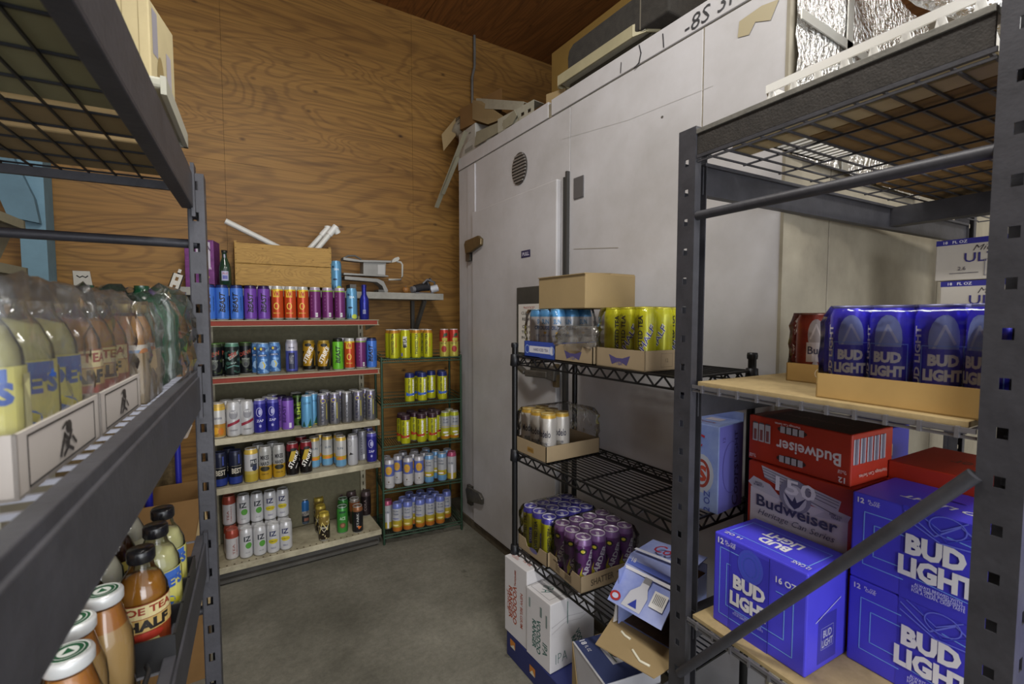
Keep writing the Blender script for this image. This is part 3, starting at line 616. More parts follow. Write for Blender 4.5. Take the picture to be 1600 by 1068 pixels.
# bottom deck: placed by where each can touches the deck
def deck(px, py, key, label, z=ZS[4], lift=0, off=(0, 0), g='cans on the bottom shelf'):
    p = at(px, py, Z=z); p.x += off[0]; p.y += off[1]; p.y += .03; p.z = z+lift
    return can(key, p, label, g, twist=rnd.uniform(-12, 12))
for i, (px, py, k, c) in enumerate([(364, 874, 'white_redtop', 'red-topped white can'), (386, 872, 'white_green', 'white can with green spot'), (407.5, 868, 'white_green', 'white can with green spot'), (428.5, 864, 'white_yellow', 'white can with yellow spot'), (448.5, 859, 'white_yellow', 'white can with yellow spot')]):
    deck(px, py, k, f'{c}, {ORD[i]} from left, front row, bottom shelf')
    if i: deck(px, py, k, f'{c}, {ORD[i-1]} from left, upper tier of second row, bottom shelf', lift=H16+.001, off=(-.006, .074))
    deck(px, py, k, f'{c}, {ORD[i]} from left, lower tier of second row, bottom shelf', off=(-.006, .074))
deck(363, 874, 'white_redtop', 'red-topped white can, upper tier behind the others, bottom shelf', lift=H16+.001, off=(-.006, .074))
deck(478, 819, 'sky_black', 'lone blue and black can in the middle of the bottom shelf')
deck(508.5, 845, 'gold_black', 'black and gold can nearest the bottom shelf edge')
deck(503, 832, 'gold_black', 'black and gold can, middle of three in file, bottom shelf')
deck(500, 818, 'gold_black', 'black and gold can, rearmost of three in file, bottom shelf')
deck(537, 833, 'green_juice', 'green can, front of its file, bottom shelf')
deck(538, 819, 'green_juice', 'green can, middle of its file, bottom shelf')
deck(534, 806, 'dark_red', 'dark red can behind the two green cans, bottom shelf')
deck(561, 832, 'black_orange', 'black and orange can, front of its file, bottom shelf')
deck(556, 819, 'orange_top', 'orange-topped can behind the black and orange can, bottom shelf')
deck(551, 806, 'dark_red', 'dark red can behind the orange-topped can, bottom shelf')
deck(574, 806, 'dark_red', 'dark can at far right rear, bottom shelf')
# blue aluminium bottle at the end of the top shelf
p = at(569.5, 500, Y=GY+.043); p.z = ZS[0]
t = thing('aluminium_bottle', 'deep blue aluminium bottle at right end of top red-edged shelf', 'bottle', p, facing(p))
obj('bottle_body', MB().lathe([(.024, 0), (.0285, .006), (.0285, .115), (.026, .135), (.015, .16), (.0135, .19), (.0145, .195), (.0145, .202)], 20), mat('deep_blue', '2a2f8f', .3, .5), t)
obj('cap', MB().lathe([(.0148, .202), (.0155, .205), (.0155, .218), (.013, .221), (.0001, .221)], 16), mat('deep_blue_cap', '25287c', .35, .5), t)
link('printed_design', print_mesh('printed_design', [('r', 0, .05, .018, .026, '8a8fb4'), ('t', '||||', 0, .05, .018, '2a2c50', {'w': .014}), ('t', 'LIGHT', 0, .09, .01, '5a64b0', {'rot': 90})], lambda x, z, o: ((.0285+o)*math.cos(x/.0285-PI/2), (.0285+o)*math.sin(x/.0285-PI/2), z), .008), t)

# ================================================================ WALL SHELF AND WHAT STANDS ON IT
WZ = 1.66
SH = mat('grey_shelf', '9a9890', .6, var=.3, scale=12)
t = thing('wall_shelf', 'long worn grey shelf on brackets fixed to the plywood wall', 'shelf', (.62, 3.44, 0))
sh = bevel(obj('shelf_board', MB().box(-.80, .795, -.29, 0, WZ-.045, WZ), SH, t), .002)
for x in (.66, -.74):
    mb = MB(); mb.box(x-.012, x+.012, -.03, 0, WZ-.34, WZ-.046); mb.bar((x, -.26, WZ-.05), (x, -.02, WZ-.33), .024, .03)
    obj('bracket', mb, DUSTY, t)
WOOD = plywood('crate_pine', 'a5803f', 'b9924c', '7d5c2a', 0, 4, .6)
c = at(443, 441, Y=3.2)
t = thing('white_strip', 'flat white plastic strip lying under the wooden crate', 'strip', (c.x-.03, 3.19, WZ))
obj('strip', MB().box(-.12, .14, -.03, .03, 0, .012).box(-.115, .135, -.03, -.024, .012, .02), mat('white_plastic', 'cfcfca', .5), t)
t = thing('wooden_crate', 'pale pine crate of nailed boards with white pipes inside', 'crate', (.382, 3.2, WZ+.021), math.radians(-1))
CWD, CH, CDP = .27, .25, .22
for i, (z0, z1) in enumerate(((0, .128), (.131, CH))):
    b_ = bevel(obj('plank', MB().box(-CWD, CWD, 0, .012, z0, z1), WOOD, t), .002)
    obj('plank', MB().box(-CWD, CWD, CDP-.012, CDP, z0, z1), WOOD, t)
    mb = MB()
    for sx in (-1, 1):
        for k in (.03, .06, .095): mb.lathe([(.002, 0), (.002, .0004)], 6, o=(0, 0, 0))
for x in (-CWD, CWD-.014): obj('end_board', MB().box(x, x+.014, .0125, CDP-.0125, 0, CH+.012), WOOD, t)
obj('crate_bottom', MB().box(-CWD+.015, CWD-.015, .013, CDP-.013, 0, .01), WOOD, t)
mb = MB()
for x in (-CWD+.007, CWD-.007):
    for z in (.03, .065, .1, .15, .185, .22): mb.box(x-.002, x+.002, -.0006, 0, z-.002, z+.002)
obj('nail_heads', mb, HOLE, t, kind='stuff')
PVC = mat('pvc_white', 'cfcfc9', .35)
def pipe(label, p0, p1, r, fit=None):
    t = thing('pvc_pipe', label, 'pipe', p0)
    d = Vector(p1)-Vector(p0); e = d.normalized()
    obj('pipe', MB().tube([(0, 0, 0), d], r, 14), PVC, t)
    if fit: obj('fitting', MB().tube([d-e*.06, d+e*.015], r*1.25, 14).tube([d+Vector((0, 0, 0)), d+Vector(fit)], r*1.2, 14), mat('pvc_fitting', 'd8d8d4', .35), t)
pipe('white pipe leaning out of the crate to the upper left', (.43, 3.32, 1.90), at(352, 345, Y=3.3), .017)
pipe('white pipe with end cap, left of two leaning right', (.46, 3.32, 1.84), at(512, 358, Y=3.3), .017, (.0, 0, .02))
pipe('white pipe with tee fitting, right of two leaning right', (.50, 3.26, 1.83), at(523, 356, Y=3.24), .017, (.02, .01, -.03))
# purple carton
t = thing('carton', 'purple patterned carton with white panel beside the green bottle', 'box', (-.045, 3.30, WZ), math.radians(-14))
carton(t, .145, .13, .275, mat('purple_print', '7a3c80', .5, var=.3, scale=35, dark='5a2460'), {
    'F': [('r', .02, .05, .07, .15, 'b9b4c0'), ('t', 'LA', .035, .09, .03, '4a2450', {}), ('p', [(-.0, -.075), (.025, -.05), (.05, -.075), (.025, -.1)], 'c8b450'), ('p', [(.012, -.075), (.025, -.062), (.038, -.075), (.025, -.088)], '6a8a50'), ('t', 'HIBISCUS', .03, -.025, .012, 'd8c0dc', {'w': .06})]})
GB = mat('green_glass', '1f3a2c', .12, 0, spec=.8)
p = at(352, 441, Y=3.2); p.z = WZ
t = thing('glass_bottle', 'dark green glass bottle with small label between carton and crate', 'bottle', p, facing(p))
obj('bottle_glass', MB().lathe([(.026, 0), (.031, .006), (.031, .11), (.026, .14), (.013, .175), (.012, .205), (.0145, .207), (.0145, .213)], 18), GB, t)
obj('cap', MB().lathe([(.0148, .205), (.0152, .208), (.0148, .219), (.0001, .22)], 14), mat('cap_dark', '2a2c28', .4, .4), t)
link('paper_label', print_mesh('paper_label', [('r', 0, .07, .035, .055, 'a9abc8'), ('r', 0, .062, .024, .02, '5a5fa8'), ('t', 'ALE', 0, .085, .012, 'a03040'), ('r', 0, .185, .016, .02, '9a9ab0')], lambda x, z, o: (((.0312 if z < .13 else .0135)+o)*math.cos(x/.031-PI/2), ((.0312 if z < .13 else .0135)+o)*math.sin(x/.031-PI/2), z), .008), t)
p = at(525.5, 441, Y=3.2); p.z = WZ
can('aqua', p, 'aqua fish can standing alone right of the wooden crate', 'cans on the wall shelf')
# meat slicer / grey appliance arm
GP = mat('grey_cast', '8f8e8a', .5, .3, var=.2, scale=10)
GD = mat('grey_dark', '5c5b58', .6, .2)
t = thing('slicer_stand', 'grey metal slicer with wire loop handle at right of crate', 'machine', (.93, 3.27, WZ))
def L2(px, py, y=3.27): q = at(px, py, Y=y); return (q.x-.93, q.z-WZ)
obj('base_arm', MB().prism([L2(536, 432), L2(587, 436), L2(596, 440), L2(603, 454), L2(602, 457), L2(598, 457), L2(594, 447), L2(586, 441), L2(536, 437)], -.05, .05), GP, t)
obj('foot', MB().box(.03, .07, -.055, .055, 0, .02).box(-.16, -.12, -.055, .055, 0, .05), GD, t)
obj('carriage_plate', MB().prism([L2(534, 427), L2(602, 431), L2(603, 433), L2(534, 430)], -.06, .04), GP, t)
obj('motor_housing', MB().prism([L2(566, 410), L2(601, 411), L2(600, 431), L2(566, 429)], -.03, .06), GP, t)
obj('housing_panel', MB().prism([L2(588, 414), L2(599, 414), L2(599, 430), L2(588, 429)], -.034, -.029), mat('grey_light', 'a9a8a6', .5), t)
obj('top_rail', MB().prism([L2(534, 403), L2(560, 407), L2(608, 408), L2(608, 411), L2(560, 410), L2(534, 407)], -.05, .03), GP, t)
obj('feed_lever', MB().prism([L2(609, 408), L2(613, 404), L2(619, 402), L2(621, 405), L2(618, 409), L2(609, 411)], -.05, -.02), mat('pale_plastic', 'b5b4ac', .5), t)
q = [L2(618, 409), L2(624, 410), L2(626.5, 414), L2(626.5, 432), L2(624, 437), L2(605, 437)]
obj('wire_handle', MB().tube([(a, -.03, b_) for a, b_ in q], .007, 8), mat('pale_plastic', 'b5b4ac', .5), t)
q = [L2(535, 404), L2(545, 399), L2(556, 399), L2(566, 405)]
obj('guard_bow', MB().tube([(a, .02, b_) for a, b_ in q], .006, 8), GD, t)
# small things at the right end
p = at(634, 455, Y=3.2)
t = thing('wooden_ball', 'small round orange wooden ball end on the wall shelf', 'ball', (p.x, 3.2, WZ))
obj('ball_body', MB().lathe([(.008, 0), (.018, .006), (.026, .02), (.024, .034), (.012, .042), (.0001, .043)], 16), mat('orange_wood', '9b6a35', .5, var=.3, scale=30), t)
obj('stud', MB().lathe([(.005, .042), (.005, .05), (.0001, .05)], 10), GD, t)
p = at(664, 452, Y=3.2)
t = thing('power_tool', 'black and grey hand tool lying at right end of wall shelf', 'tool', (p.x, 3.2, WZ), math.radians(10))
BLKP = mat('black_plastic', '26262a', .5)
obj('tool_body', bevel(obj('x', MB(), BLKP), 0) and MB().tube([(-.085, 0, .03), (-.03, 0, .045), (.03, 0, .05)], .028, 12), BLKP, t)
bpy.data.objects.remove(bpy.data.objects['x'])
obj('grip', MB().tube([(.02, -.01, .055), (-.0, -.02, .085), (.04, -.01, .10)], .016, 10), BLKP, t)
obj('trigger_guard', MB().tube([(-.03, -.02, .07), (0, -.03, .10), (.07, -.02, .085), (.08, 0, .05)], .007, 8), mat('tool_grey', '6a6a6e', .5), t)
obj('tool_end', MB().tube([(.045, 0, .03), (.095, -.02, .045)], .026, 12), mat('tool_white', 'b9bcc4', .4), t)
obj('tool_base', MB().box(-.10, .05, -.04, .03, 0, .006), mat('tool_grey', '6a6a6e', .5), t)
obj('tool_collar', MB().tube([(-.11, 0, .026), (-.085, 0, .03)], .022, 12), mat('tool_grey', '6a6a6e', .5), t)
# white slotted standard and bracket plate left of the rack post
WM = mat('white_metal', 'bdbab0', .5, .1, var=.15, scale=20)
a, b_ = at(279, 428, Y=3.12), at(261, 478, Y=3.12)
t = thing('slotted_standard', 'white slotted shelf standard leaning by the wall shelf left end', 'bracket', b_)
d = a-b_; mb = MB(); ang = math.atan2(d.x, d.z); ln = d.length
mb.plate(.05, -.25, ln, .004, [.02+.045*k for k in range(-5, 5)], .014, .02, Matrix.Rotation(ang, 4, 'Y'))
mb.box(-.025, -.021, 0, .02, -.25, ln, 0, Matrix.Rotation(ang, 4, 'Y')); mb.box(.021, .025, 0, .02, -.25, ln, 0, Matrix.Rotation(ang, 4, 'Y'))
obj('standard_channel', mb, WM, t)
t = thing('bracket_plate', 'small white metal plate with a punched hole beside blue post', 'plate', (-.60, 3.441, 1.53))
obj('plate_face', MB().prism([(-.035, 0), (.055, 0), (.03, .215), (-.04, .215)], -.004, .004), WM, t)
obj('punched_hole', MB().lathe([(.006, 0), (.006, .0015)], 10), HOLE, t, (0.002, -.0045, .135), (PI/2, 0, 0))
obj('stamped_slot', MB().tube([(-.025, -.005, .19), (-.012, -.005, .18), (0, -.005, .188), (.012, -.005, .18), (.022, -.005, .19)], .003, 6), HOLE, t)

# ================================================================ GREEN WIRE RACK
GRN = mat('green_wire', '2f4a38', .45, .3, var=.3, scale=20)
GA = math.radians(8)       # turned a little off the wall
g0 = Vector((1.425, 2.895, 0)); W_, D_ = .532, .27
def gw(a, c, z): return Vector((g0.x-a*math.cos(GA)+c*math.sin(GA), g0.y+a*math.sin(GA)+c*math.cos(GA), z))
t = thing('wire_rack', 'dark green wire rack of yellow and white cans beside the cooler', 'rack', g0, -GA)
GZ = [1.215, .925, .645, .36, .06]
for a in (0, W_):
    for c in (0, D_): obj('post', MB().tube([(-a, c, 0), (-a, c, 1.235)], .008, 8), GRN, t)
for z in GZ:
    mb = MB()
    for k in range(38): mb.bar((-W_*k/37, 0, z-.004), (-W_*k/37, D_, z-.004), .0028, .0028)
    obj('wire_shelf', mb, GRN, t, kind='stuff')
    mb = MB()
    for zz in (z-.012, z+.012, z+.035)[:3]:
        r = .0045 if zz < z+.03 else .003
        mb.tube([(0, -.004, zz), (0, D_, zz)], r*.8, 6); mb.tube([(-W_, -.004, zz), (-W_, D_, zz)], r*.8, 6); mb.tube([(0, D_, zz), (-W_, D_, zz)], r*.8, 6)
    for zz in (z-.016, z+.004): mb.tube([(0, -.004, zz), (-W_, -.004, zz)], .0045, 6)
    for k in range(0, 38): mb.bar((-W_*k/37, -.004, z-.016), (-W_*k/37, -.004, z+.004), .0022, .0022)
    obj('shelf_rim', mb, GRN, t, kind='stuff')
def ltea(c2, word='EXTREME'): return [('t', 'TWISTED TEA', -.012, .10, .012, '2a2a30', {'rot': 90, 'w': .12, 'b': .03}), ('t', word, .016, .10, .013, 'e8e8ea', {'rot': 90, 'w': .11, 'b': .055}), ('p', [(-.034, .045), (.03, .05), (.034, .065), (-.01, .06), (-.034, .07)], c2)]
YL = 'b5b51e'
D('yellow_red_tea', [(0, YL), (.17, 'b07a28')], [('t', 'TWISTED TEA', -.004, .10, .017, '26242c', {'rot': 90, 'w': .14, 'b': .03}), ('t', 'PEACH', .018, .11, .008, 'c8552a', {'rot': 90, 'w': .06})])
D('yellow_panel_tea', [(0, YL)], [('r', .008, .115, .026, .07, 'c8c8c0'), ('t', 'TEA', .008, .115, .024, '26242c', {'rot': 90, 'w': .05, 'b': .03}), ('e', .008, .085, .012, .01, '26242c'), ('r', -.012, .03, .01, .02, '5a5ac0')])
D('red_yellow_fruit', [(0, 'b5aa4a'), (.11, 'b0382c')], [('e', .006, .06, .018, .022, '9c2c28'), ('t', 'NECTAR', .002, .10, .01, '3a3a30', {'w': .04}), ('p', [(.0, .14), (.03, .15), (.03, .17), (.006, .165)], '2f4a2c'), ('r', .012, .125, .036, .022, 'a8a43c')])
D('yellow_blue_tea', [(0, YL), (.165, '232c6a')], ltea('3a62b8'), top='4a5278')
D('yellow_black_tea', [(0, YL), (.165, '3a2430')], ltea('a8341f'), top='6a5a60')
D('white_yellow_sun', [(0, '9a9a30'), (.012, 'b87a20'), (.03, 'b4b030'), (.085, 'a9abae'), (.165, 'a8ae2c')], [('t', 'SUN', 0, .145, .013, '2f3f60', {}), ('t', 'CRUISER', 0, .125, .011, '2f3f60', {'w': .04}), ('r', 0, .095, .06, .004, 'c4b43a'), ('e', 0, .055, .02, .007, 'd8d8d0'), ('e', .008, .035, .016, .006, 'd8d8d0')])
D('periwinkle_sun', [(0, 'c2c0c2'), (.085, '6672b4'), (.165, 'b9b7bc')], [('e', 0, .125, .022, .028, 'c29a30'), ('t', 'HIGH', 0, .132, .008, 'c86a5a', {}), ('t', 'NOON', 0, .118, .008, 'c86a5a', {}), ('e', 0, .05, .004, .005, '5a4a28'), ('t', 'PINEAPPLE', 0, .035, .005, '8a8a90', {})], top='a0a0a8')
D('sky_sun', [(0, '6a9ac4'), (.045, 'b9ac38'), (.08, 'b2b4b8'), (.165, '6f9ac4')], [('t', 'SUN', 0, .145, .013, '2f3f60', {}), ('t', 'CRUISER', 0, .125, .011, '2f3f60', {'w': .04}), ('r', 0, .062, .06, .012, 'b87a28'), ('e', 0, .06, .02, .006, 'd8d8d0')])
D('orange_sun', [(0, 'b9702a'), (.035, 'b9a438'), (.08, 'b4b5ba'), (.16, '6c78bc')], [('t', 'SUN', 0, .145, .013, '2f3f60', {}), ('t', 'CRUISER', 0, .125, .011, '2f3f60', {'w': .04}), ('r', 0, .095, .04, .004, '4a50a0'), ('e', 0, .05, .02, .006, 'd8c890')], top='8a90b8')
D('white_pink', [(0, 'b9a438'), (.05, 'b4b5ba'), (.165, 'a84a6a')], [('t', 'SUN', 0, .12, .013, '2f3f60', {}), ('r', .01, .06, .012, .1, 'd0d0d8')], top='a86a80')
def grow(sn, z, items):
    n = {}
    for px, r_, key, txt in items:
        # along the rack's own front line
        lo, hi = 0, W_
        for _ in range(30):
            m_ = (lo+hi)/2; q = gw(m_, .04+r_*.07, z); d_ = q-Vector((0, 0, EYE)); xx = 800+FPX*d_.dot(RT)/d_.dot(FW)
            if xx > px: lo = m_
            else: hi = m_
        a_ = min(max(m_, .036), W_-.036) if 1 else m_
        q = gw(a_, .042+r_*.07, z)
        n.setdefault(r_, 0); o = ORD[n[r_]]; n[r_] += 1
        can(key, q, f'{txt}, {o} from left, {("front row", "second row", "back row")[r_]}, {sn} green shelf', f'cans on the {sn} green shelf', twist=rnd.uniform(-20, 20))
grow('top', GZ[0], [(616, 0, 'yellow_red_tea', 'yellow can'), (633.5, 0, 'yellow_panel_tea', 'yellow can'), (650.5, 0, 'yellow_red_tea', 'yellow can'), (668.7, 0, 'yellow_red_tea', 'yellow can'), (694.5, 0, 'red_yellow_fruit', 'red fruit can'), (711.5, 0, 'red_yellow_fruit', 'red fruit can'),
    (610, 1, 'yellow_red_tea', 'yellow can'), (627, 1, 'yellow_red_tea', 'yellow can'), (645, 1, 'yellow_red_tea', 'yellow can'), (662, 1, 'yellow_red_tea', 'yellow can')])
grow('second', GZ[1], [(640.5, 0, 'yellow_blue_tea', 'blue-topped yellow can'), (660, 0, 'yellow_blue_tea', 'blue-topped yellow can'), (691.5, 0, 'yellow_blue_tea', 'blue-topped yellow can'), (655, 1, 'yellow_blue_tea', 'blue-topped yellow can'), (674, 1, 'yellow_blue_tea', 'blue-topped yellow can'), (690, 1, 'yellow_blue_tea', 'blue-topped yellow can')])
grow('third', GZ[2], [(634, 0, 'yellow_black_tea', 'black-topped yellow can'), (659, 0, 'yellow_black_tea', 'black-topped yellow can'), (676, 0, 'yellow_black_tea', 'black-topped yellow can'), (696, 0, 'white_yellow_sun', 'white and yellow can'), (713, 0, 'white_yellow_sun', 'white and yellow can'),
    (628, 1, 'yellow_black_tea', 'black-topped yellow can'), (648, 1, 'yellow_black_tea', 'black-topped yellow can'), (666, 1, 'yellow_black_tea', 'black-topped yellow can'), (683, 1, 'yellow_black_tea', 'black-topped yellow can'), (702, 1, 'white_yellow_sun', 'white and yellow can'),
    (642, 2, 'yellow_black_tea', 'black-topped yellow can'), (660, 2, 'yellow_black_tea', 'black-topped yellow can'), (675, 2, 'yellow_black_tea', 'black-topped yellow can')])
grow('fourth', GZ[3], [(609, 0, 'periwinkle_sun', 'lilac can with orange disc'), (638, 0, 'periwinkle_sun', 'lilac can with orange disc'), (655, 0, 'periwinkle_sun', 'lilac can with orange disc'), (671, 0, 'sky_sun', 'sky blue and yellow can'), (691, 0, 'sky_sun', 'sky blue and yellow can'), (706, 0, 'white_pink', 'pink-topped white can'),
    (604, 1, 'periwinkle_sun', 'lilac can with orange disc'), (622, 1, 'periwinkle_sun', 'lilac can with orange disc'), (646, 1, 'periwinkle_sun', 'lilac can with orange disc'), (663, 1, 'periwinkle_sun', 'lilac can with orange disc'), (681, 1, 'sky_sun', 'sky blue and yellow can'), (699, 1, 'sky_sun', 'sky blue and yellow can'),
    (630, 2, 'periwinkle_sun', 'lilac can with orange disc'), (648, 2, 'periwinkle_sun', 'lilac can with orange disc'), (666, 2, 'sky_sun', 'sky blue and yellow can')])
grow('lowest', GZ[4], [(621, 0, 'orange_sun', 'white and orange can'), (637.5, 0, 'orange_sun', 'white and orange can'), (656.6, 0, 'orange_sun', 'white and orange can'), (672, 0, 'orange_sun', 'white and orange can'), (688, 0, 'orange_sun', 'white and orange can'),
    (606, 1, 'white_pink', 'pink-topped white can'), (630, 1, 'orange_sun', 'white and orange can'), (648, 1, 'orange_sun', 'white and orange can'), (664, 1, 'orange_sun', 'white and orange can'), (680, 1, 'orange_sun', 'white and orange can'), (698, 1, 'orange_sun', 'white and orange can'),
    (640, 2, 'orange_sun', 'white and orange can'), (657, 2, 'orange_sun', 'white and orange can'), (673, 2, 'orange_sun', 'white and orange can')])

# ================================================================ STEEL RACKS (both stand 3.8 degrees off the walls)
def rthing(name, label, cat, u, v, z, rz=0, group=None):
    return thing(name, label, cat, S(u, v, z), -RK+rz, group)
def post(t, u, v, z1, su, sv, z0=0, wv=.055, wu=.058, parent_uv=(0, 0), first=.05):
    """perforated channel: su/sv = direction of the open side (into the rack, along it)"""
    u -= parent_uv[0]; v -= parent_uv[1]; mb = MB(); holes = []
    z = first
    while z < z1-.03:
        if z > z0+.03: holes.append(z)
        z += .0765
    th = .0025
    # face across v (seen from the aisle)
    M = Matrix(((0, su, 0, u), (1, 0, 0, v), (0, 0, 1, 0), (0, 0, 0, 1)))
    mb.plate(wv, z0, z1, th, holes, .014, .018, M)
    # web along u, perforated too
    M = Matrix(((1, 0, 0, u+su*(wu/2+th)), (0, -sv, 0, v+sv*wv/2), (0, 0, 1, 0), (0, 0, 0, 1)))
    mb.plate(wu, z0, z1, th, [h+.02 for h in holes], .014, .022, M)
    # return lips
    mb.box(min(u+su*wu, u+su*(wu+th)), max(u+su*wu, u+su*(wu+th)), min(v+sv*wv/2, v+sv*(wv/2-.014)), max(v+sv*wv/2, v+sv*(wv/2-.014)), z0, z1)
    mb.box(min(u+su*th, u+su*.022), max(u+su*th, u+su*.022), min(v-sv*wv/2, v-sv*(wv/2-th)), max(v-sv*wv/2, v-sv*(wv/2-th)), z0, z1)
    a_, b_ = sorted((u+su*(wu-.006), u+su*(wu-.003))); mb.box(a_, b_, v-wv*.36, v+wv*.36, z0, z1)
    return obj('post', mb, STEEL, t)
def deckgrid(t, u0, u1, v0, v1, z, du, dv, r=.0022, m=None, o=(0, 0), lip=True):
    mb = MB(); u = u0
    n = max(1, round((u1-u0)/du)); k_ = max(1, round((v1-v0)/dv))
    for i in range(n+1): mb.bar((u0+(u1-u0)*i/n-o[0], v0-o[1], z), (u0+(u1-u0)*i/n-o[0], v1-o[1], z), 2*r, 2*r)
    for i in range(k_+1): mb.bar((u0-o[0], v0+(v1-v0)*i/k_-o[1], z+2*r), (u1-o[0], v0+(v1-v0)*i/k_-o[1], z+2*r), 2*r, 2*r)
    return obj('wire_deck', mb, m or STEELB, t, kind='stuff')

# ---- right rack: end frame at u = 1.0, far post v .848, near post v .26
RU, RL = 1.0, 1.80
RVF, RVN = .874, .26
t = rthing('steel_rack', 'dark steel pallet style rack of beer cartons in right foreground', 'rack', RU, RVF, 0)
ro = (RU, RVF)
for u, su in ((RU, 1), (RU+RL, -1)):
    post(t, u, RVF, 1.985, su, 1, parent_uv=ro, first=.062); post(t, u, RVN, 2.3, su, -1, parent_uv=ro, first=.019)
def rb(mb, u0, u1, v0, v1, z0, z1, mi=0): return mb.box(u0-ro[0], u1-ro[0], v0-ro[1], v1-ro[1], z0, z1, mi)
def rbar(mb, p, q, a, b_): return mb.bar((p[0]-ro[0], p[1]-ro[1], p[2]), (q[0]-ro[0], q[1]-ro[1], q[2]), a, b_)
for z in (1.905, 1.31, .68):
    for v in (RVF, RVN):
        mb = rb(rb(MB(), RU+.05, RU+RL-.05, v-.012, v+.012, z-.085, z-.004), RU+.05, RU+RL-.05, v-.02, v+.012, z-.012, z-.002)
        bevel(obj('beam', mb, STEEL, t), .002)
    obj('cross_support', rb(MB(), RU+1.06, RU+1.11, RVN, RVF, z-.075, z-.008), STEEL, t)
for z in (1.759,):
    obj('frame_tube', MB().tube([(.012, RVF-.028-ro[1], z), (.012, RVN+.028-ro[1], z-.004)], .012, 12), STEEL, t)
mb = MB(); mb.tube([(.0, RVF-.01-ro[1], .515), (.0, RVN+.028-ro[1], 1.247)], .0115, 12); obj('diagonal_brace', mb, STEEL, t)
mb = MB(); mb.tube([(RL, RVF-.01-ro[1], .515), (RL, RVN+.028-ro[1], 1.247)], .015, 8); obj('diagonal_brace', mb, STEEL, t)
obj('frame_tube', MB().tube([(.012, RVF-.028-ro[1], .40), (.012, RVN+.028-ro[1], .40)], .0135, 12), STEEL, t)
deckgrid(t, RU+.015, RU+RL-.03, RVN+.045, RVF-.04, 1.908, .155, .05, .0022, STEEL, ro)
LIPM = mat('zinc_wire', '8b8b92', .35, .7)
for z, mm in ((1.317, LIPM), (.685, LIPM), (1.909, STEEL)):
    mb = MB(); rb(mb, RU+.001, RU+.006, RVN+.03, RVF-.03, z-.006, z+.002)
    rb(mb, RU+.004, RU+.008, RVN+.03, RVF-.03, z-.016, z-.011)
    for k in range(11 if z < 1.8 else 0): rb(mb, RU, RU+.008, RVN+.05+k*.05, RVN+.056+k*.05, z-.016, z+.003)
    obj('deck_edge', mb, mm, t, kind='stuff')
CHIP = mat('particle_board', 'a8946c', .8, var=.22, scale=40, spec=.2)
for z, d0 in ((1.3175, .0), (.686, .0)):
    deckgrid(t, RU+.015, RU+RL-.03, RVN+.045, RVF-.04, z-.009, .1, .05, .0018, LIPM, ro)
    t2 = thing('shelf_board', ('particle board sheet lying on the middle deck of the right rack' if z > 1 else 'particle board sheet lying on the lower deck of the right rack'), 'board', S(RU+.012, RVF-.04, z), -RK)
    bevel(obj('board_sheet', MB().box(0, RL-.06, -(RVF-RVN)+.082, 0, 0, .011), CHIP, t2), .001)
DECK1, DECK2, DECK3 = 1.3285, .697, 1.9125
# ---- things on the top deck
t = rthing('steel_angle', 'long dirty dark steel beam with grey lip lying on top deck edge', 'beam', RU+.005, RVF-.02, DECK3)
bevel(obj('beam_face', MB().box(0, .006, -.56, .0, 0, .052), mat('grimy_steel', '35312e', .7, .3, var=.45, scale=35, bump=.3), t), .001)
bevel(obj('beam_lip', MB().box(-.004, .05, -.56, .012, .052, .064), mat('dirty_zinc', '77756f', .6, .4, var=.35, scale=18, bump=.2), t), .001)
BRD = mat('dirty_board', '7f6338', .85, var=.3, scale=7, bump=.2)
BRL = mat('pale_board', 'b5a27a', .8, var=.2, scale=6)
def board(u0, u1, v0, v1, z0, z1, mm, label, name='wood_board'):
    t = rthing(name, label, 'board', (u0+u1)/2, (v0+v1)/2, z0)
    bevel(obj('board_body', MB().box(-(u1-u0)/2, (u1-u0)/2, -(v1-v0)/2, (v1-v0)/2, 0, z1-z0), mm, t), .002); return t
board(1.145, 1.70, .31, .655, DECK3+.004, DECK3+.024, BRD, 'wide brown board lying on the top deck wires')
board(1.08, 1.14, .31, .80, DECK3+.004, DECK3+.022, BRL, 'narrow pale batten along the front of the top deck')
board(1.74, 2.50, .31, .77, DECK3+.004, DECK3+.03, BRD, 'second brown board further right on the top deck')
t = rthing('white_tray', 'white slatted plastic crate standing on the top deck', 'crate', 1.17, .55, DECK3+.027)
PW = mat('crate_plastic', 'd9d9d6', .35)
mb = MB()
V0, V1, HZ = -.235, .22, .12
mb.box(-.005, .0, V0, V1, .13, .15); mb.box(-.005, 0, V0, V1, 0, .02)
for k in range(8):
    a = V0+.02+k*.056; mb.bar((-.0025, a, .02), (-.0025, a+.028, .13), .012, .005, up=(1, 0, 0)); mb.bar((-.0025, a+.028, .13), (-.0025, a+.05, .02), .012, .005, up=(1, 0, 0))
obj('lattice_side', mb, PW, t)
mb = MB()
for k in range(11): mb.box(.0+k*.024, .012+k*.024, V0, V1, 0, .006)
for v in (V0, 0, V1-.01): mb.box(0, .26, v, v+.01, 0, .005)
obj('slatted_floor', mb, PW, t)
mb = MB(); mb.box(.26, .265, V0, V1, 0, .15); mb.box(0, .26, V0, V0+.005, 0, .15); mb.box(0, .26, V1-.005, V1, 0, .15); obj('crate_wall', mb, PW, t)

